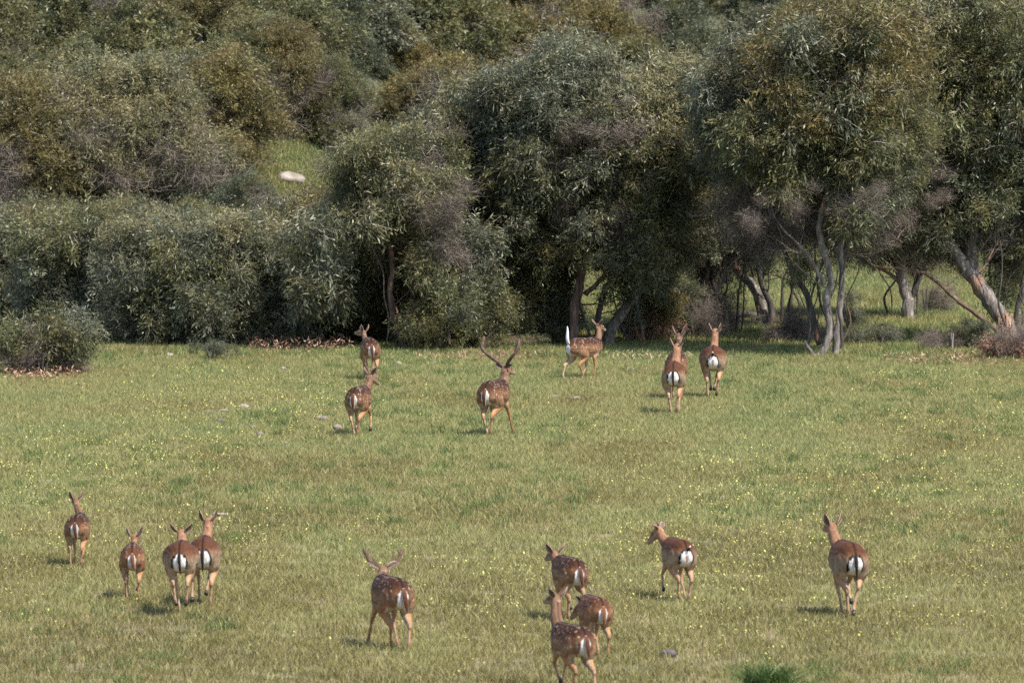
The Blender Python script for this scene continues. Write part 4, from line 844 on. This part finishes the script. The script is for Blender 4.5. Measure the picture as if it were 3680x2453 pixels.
        for i in range(n_):
            f_ = i / (n_ - 1); wv = .036 * (math.sin(math.pi * min(1, f_ * .86 + .14)) ** .8) + .003
            for j in range(7):
                th = -1 + 2 * j / 6; EV.append(base + dr * L_ * f_ + sd * wv * th + face * (wv * .75 * abs(th) ** 1.6 - .006))
                ec.append(lin(.36, .27, .22) if abs(th) > .8 else lin(.12, .085, .07))
        for i in range(n_ - 1):
            for j in range(6): a_ = i * 7 + j; EQ.append((a_, a_ + 1, a_ + 8, a_ + 7))
        no0 = len(EV)
        for i in range(n_):
            f_ = i / (n_ - 1); wv = .036 * (math.sin(math.pi * min(1, f_ * .86 + .14)) ** .8) + .003
            for j in range(7):
                th = -1 + 2 * j / 6; EV.append(base + dr * L_ * f_ + sd * wv * th * 1.05 + face * (wv * .75 * abs(th) ** 1.6 - .016)); ec.append(c['neck'] * .8)
        for i in range(n_ - 1):
            for j in range(6): a_ = no0 + i * 7 + j; EQ.append((a_ + 7, a_ + 8, a_ + 1, a_))
        for i in range(n_ - 1):
            for j in (0, 6): a_ = i * 7 + j; EQ.append((a_, a_ + 7, a_ + 7 + no0, a_ + no0))
        cm('ear', EV, EQ, np.array(ec))
    # eyes
    for sx in (-1, 1):
        cen = poll + hdir * .095 * hs + hside * sx * .052 * hs + hup * .02 * hs; v, q = rings([cen - hdir * .014, cen - hdir * .007, cen, cen + hdir * .007, cen + hdir * .014], hside, [.004, .012, .014, .012, .004], [.004, .011, .013, .011, .004], 8)
        cm('eye', v, q, None, 'eye')
    # hooves
    for (a_, b_, md_) in hoofs:
        dv = (b_ - a_).normalized(); p0 = a_.lerp(b_, .62); p1 = b_ + dv * .012
        if md_.startswith('tuck'): p1 = b_ + dv * .03
        v, q = rings([p0, p0.lerp(p1, .5) + Vector((0, .006, 0)), p1 + Vector((0, .014, 0))], X, [.021, .027, .028], [.023, .03, .034], 10); cm('hoof', v, q, None, 'hoof')
    # tail
    tb = pit(Vector((0, -.53, .765))) + ZL
    if tail == 'down':
        tpts = [tb + Vector((0, .02, .01)), tb + Vector((0, -.035, -.03)), tb + Vector((0, -.06, -.10)), tb + Vector((.006, -.062, -.17)), tb + Vector((.012, -.052, -.24)), tb + Vector((.012, -.05, -.28))]
        ra = [.016, .022, .022, .019, .015, .005] if c['patch'] == 'oval' else [.02, .032, .034, .03, .02, .006]
    elif tail == 'up':
        tpts = [tb + Vector((0, .03, -.02)), tb + Vector((0, -.03, .05)), tb + Vector((-.01, -.04, .15)), tb + Vector((-.02, -.03, .25)), tb + Vector((-.03, -.03, .34)), tb + Vector((-.035, -.03, .38))]; ra = [.03, .04, .042, .032, .02, .006]
    elif tail == 'curl':                                           # lifted short tail showing its pale underside
        tpts = [tb + Vector((0, .03, .0)), tb + Vector((0, -.03, -.01)), tb + Vector((.0, -.06, .0)), tb + Vector((.005, -.08, .03)), tb + Vector((.008, -.085, .06))]; ra = [.014, .02, .022, .016, .005]
    sw = random.Random(int(px)).uniform(-.03, .03)
    tpts = [p_ + Vector((sw * (i_ / (len(tpts) - 1)) ** 1.3, 0, 0)) for i_, p_ in enumerate(tpts)]
    tpp, rr_ = smooth_path(tpts, ra, 3); v, q = rings(tpp, X, rr_, [max(.008, x_ * .55) for x_ in rr_], 10)
    va = np.array([tuple(x_) for x_ in v]); ti = np.repeat(np.arange(len(tpp)) / (len(tpp) - 1), 10); cyc = np.tile(np.arange(10), len(tpp))
    cen = np.repeat(np.array([tuple(x_) for x_ in tpp]), 10, 0); offx = np.abs(va[:, 0] - cen[:, 0]) / np.repeat(np.array(rr_) + 1e-5, 10)
    if tail == 'down':
        if c['patch'] == 'oval': tc = np.where((offx > .86)[:, None], np.array([.25, .2, .17]), np.array([.014, .009, .007]))
        else: tc = np.where((offx > .88)[:, None], np.array([.6, .56, .5]), c['back'] * 1.6 * (1 - ti[:, None] * .3))
    elif tail == 'up': tc = np.tile(np.array([.62, .61, .6]), (len(va), 1))
    else: tc = np.where((ti > .75)[:, None], np.array([.55, .53, .5]), np.array([.02, .014, .01]))
    cm('tail', v, q, tc)
    # antlers in head coordinates: lists of (right, up, back) polylines in metres
    for spec in antler or []:
        beam, r0, r1, tines = spec; V_ = []; Q_ = []
        def hl(p): return poll + hside * p[0] + hup * p[1] - hdir * p[2]
        for pl, ra0, ra1 in [(beam, r0, r1)] + tines:
            pts_, rad_ = smooth_path([hl(p) for p in pl], [ra0 + (ra1 - ra0) * i / (len(pl) - 1) for i in range(len(pl))], 4)
            tipd = (pts_[-1] - pts_[-2]).normalized(); pts_.append(pts_[-1] + tipd * ra1 * .8); rad_.append(ra1 * .45)
            v, q = tube(pts_, rad_, 8, .05); o = len(V_); V_ += v; Q_ += [tuple(x_ + o for x_ in f_) for f_ in q]; Q_.append(tuple(range(o + len(v) - 8, o + len(v))))
        cm('antler', V_, Q_, None, 'velvet')
    return e
def spike(sx, pts, r=.015): return ([(sx * .035, .05, 0)] + [(sx * a, b_, c_) for a, b_, c_ in pts], r, r * .6, [])
NE = 'up'
# near row
deer(272, 2042, 195, 4, (272, 1800), 'spotted', 'slim spotted doe with long white rump stripe, standing apart at the edge of the meadow', [('stand', .0), ('stand', 0)], [('back', .02), ('tuck', -.04)], hd=(-15, 5), girth=.95, neckw=.85)
deer(475, 2163, 203, -2, (484, 1935), 'red', 'small reddish fawn trotting between the slim doe and the plain pair', [('stand', 0), ('stand', .0)], [('fwd', 0), ('tuck', 0)], hd=(12, 0), neckw=.85, ear_l=1.15, headsc=1.1)
deer(730, 2188, 254, 0, (748, 1880), 'plain', 'tall plain doe with raised neck, overlapping the lower-headed doe beside it', [('tuck', -.06), ('stand', -.0)], [('fwd', 0), ('tuck', -.06)], girth=1.12, hd=(0, 5), neckw=.95)
deer(646, 2222, 243, 0, (652, 1918), 'plain', 'plain doe leaping with a pale foreleg reaching down, overlapped with the tall doe', [('stand+.08', .03), ('stand+.08', .0)], [('stand+-.12', .05), ('fwd+.05', -.02)], girth=1.3, lift=.1, hd=(4, -5), yl=.72, ears='mid')
L_A = (([(-.035, .045, 0), (-.10, .08, .01), (-.165, .12, .02), (-.20, .20, .02), (-.23, .27, .01)]), .026, .02, [([(-.2, .2, .02), (-.165, .24, .0), (-.15, .27, -.01)], .015, .011), ([(-.10, .08, .01), (-.10, .14, -.04), (-.12, .20, -.06)], .014, .009)])
R_A = (([(.035, .045, 0), (.11, .08, .01), (.18, .12, .02), (.215, .20, .02), (.25, .27, .01)]), .026, .02, [([(.215, .2, .02), (.2, .25, .0), (.19, .27, -.01)], .015, .011), ([(.10, .08, .01), (.13, .17, -.04), (.14, .27, -.06)], .014, .009)])
deer(1438, 2345, 268, -18, (1378, 2050), 'spotted', 'young buck with forked velvet antlers galloping away at the bottom', [('fwd', .06), ('back', -.04)], [('fwd', -.05), ('back', .02)], girth=1.05, antler=[L_A, R_A], hd=(10, -25), ears='out', neckw=1.05, yl=.66)
deer(2073, 2238, 233, -17, (1992, 1992), 'spotted', 'spotted deer with a broad white rump stripe, rearmost of the tight trio', [('stand', -.03), ('tuck', 0)], [('back', 0), ('tuck', 0)], girth=1.0, hd=(-12, -10), ears='mid', neckw=.95, ear_l=1.1)
deer(2160, 2368, 224, -15, (2092, 2175), 'red', 'reddish deer with lowered head in the tight trio', [('stand', -.02), ('stand', .02)], [('fwd', 0), ('back', 0)], girth=1.1, hd=(-50, -40), ears='back', neckw=.85, yl=.62)
deer(2092, 2500, 256, -21, (1998, 2150), 'spotted', 'spotted young buck with short spikes, its legs cut by the bottom edge', [('stand', .0), ('back', .02)], [('tuck', 0), ('fwd', 0)], girth=1.05, antler=[spike(-1, [(.07, .10, 0), (.10, .16, .01)]), spike(1, [(.09, .09, 0), (.14, .14, .01)])], hd=(-14, -5), ears='mid', neckw=1.05)
deer(2460, 2165, 228, -14, (2370, 1905), 'plain', 'plain young spike buck turning its head, with bright white rump', [('stand', .02), ('stand', -.02)], [('tuck', -.08), ('back', .04)], girth=1.02, antler=[spike(-1, [(.05, .08, .0), (.065, .13, .0)]), spike(1, [(.07, .08, 0), (.10, .15, .0)])], hd=(-50, -38), tail='curl', ears='out', neckw=1.0, yl=.64)
deer(3068, 2222, 272, -9, (2990, 1895), 'plain', 'plain doe running alone with a dark back stripe, clear of the other deer', [('stand', .03), ('tuck+-.06', -.09)], [('back', .02), ('tuck', .0)], girth=1.12, hd=(-10, 0), neckw=1.0)
# far row
deer(1334, 1372, 158, -6, (1306, 1196), 'spotted', 'lean spotted doe standing at the shrubs, head up beside the thin pale trunk foot', [('fwd', .05), ('stand', .03)], [('stand', 0), ('back', 0)], girth=.95, hd=(-35, 5), neckw=.8, yl=.6)
deer(1276, 1572, 184, 11, (1330, 1352), 'spotted', 'spotted spike buck looking sideways, in front of the lean doe', [('stand', .07), ('stand', -.06)], [('back', 0), ('tuck+-.04', .08)], antler=[([(-.035, .045, 0), (-.10, .12, .0), (-.17, .2, .02), (-.22, .31, .02)], .014, .009, []), ([(.035, .045, 0), (.03, .10, .0), (.035, .15, .02)], .013, .01, [])], hd=(32, -25), ears='back', girth=1.0, neckw=1.05)
BL = ([(-.035, .045, 0), (-.16, .14, .04), (-.32, .24, .07), (-.43, .33, .05), (-.455, .41, .01), (-.465, .5, -.03)], .029, .026, [([(-.12, .12, .03), (-.14, .2, -.03), (-.17, .29, -.06)], .016, .01)])
BR = ([(.035, .045, 0), (.08, .12, .04), (.18, .22, .07), (.235, .3, .05), (.25, .4, .01), (.22, .48, -.03)], .029, .023, [([(.24, .33, .05), (.2, .37, .0), (.165, .39, -.03)], .017, .009)])
deer(1752, 1572, 205, 17, (1815, 1328), 'spotted', 'big buck with tall sweeping velvet antlers in the middle of the meadow', [('stand', .08), ('stand+.02', -.06)], [('back', 0), ('fwd', .06)], girth=1.02, antler=[BL, BR], hd=(18, -5), ears='out', neckw=1.05, ear_l=.8)
deer(2056, 1366, 152, 42, (2150, 1172), 'spotted', 'spotted doe with its long white tail raised straight up', [('back', .0), ('fwd+.05', .0)], [('back', 0), ('stand', 0)], girth=1.0, tail='up', hd=(-5, -12), ears='mid', yl=.68, neckw=.85)
deer(2428, 1440, 178, 4, (2440, 1210), 'spotted', 'dark spotted deer mostly hidden behind the narrower plain doe', [('stand', 0), ('stand', 0)], [('stand', 0), ('stand', 0)], girth=1.0, hd=(8, 0), neckw=.8, ear_l=1.15)
deer(2420, 1492, 190, 3, (2432, 1250), 'plain', 'narrower plain doe of the running pair, with a long pale neck', [('stand', .05), ('stand+.06', -.04)], [('fwd', 0), ('back', 0)], girth=.95, hd=(4, 10), neckw=1.15, yl=.6)
deer(2562, 1435, 190, 2, (2570, 1196), 'plain', 'broad plain doe with flicked-up tail beside the running pair', [('stand', 0), ('stand+.09', -.02)], [('tuck', .04), ('tuck', -.06)], girth=1.25, hd=(2, 10), tail='curl', neckw=.95)
# ---- last bushes: on the open patch of slope and in the hollows of the middle tree line
for px, py, h_, w_, mt, lb in ((1345, 250, 2.3, 3.0, 'leaf_green', 'low olive bush filling the slope right above the thin curving reddish stem'), (1440, 330, 2.2, 2.6, 'leaf_ochre', 'low rusty bush on the slope beside the blue-green crowns'), (1270, 330, 2.0, 2.4, 'leaf_dark', 'low dark bush just up the slope from the boulder')):
    q = ground(px, py); far_tree(W / 2 + q.x / q.y * F, q.y, h_, w_, mt, 13, lb, None)
shrub(1700, 1255, 'leafy bush in the hollow between the curving stem tree and the slanting dark stem', [(1690, 1110, 100, 110, 11, .62, .6), (1700, 950, 80, 110, 7, .7, .5, 'leaf_blue', SPRAY)], 'leaf_green', hpx=120, Yoff=-.8)
shrub(1430, 1262, 'ragged green undergrowth at the foot of the curving stem', [(1520, 1180, 60, 60, 6, .45, .5, 'leaf_green', SPRAY)], 'leaf_green', hpx=70, Yoff=-.5)
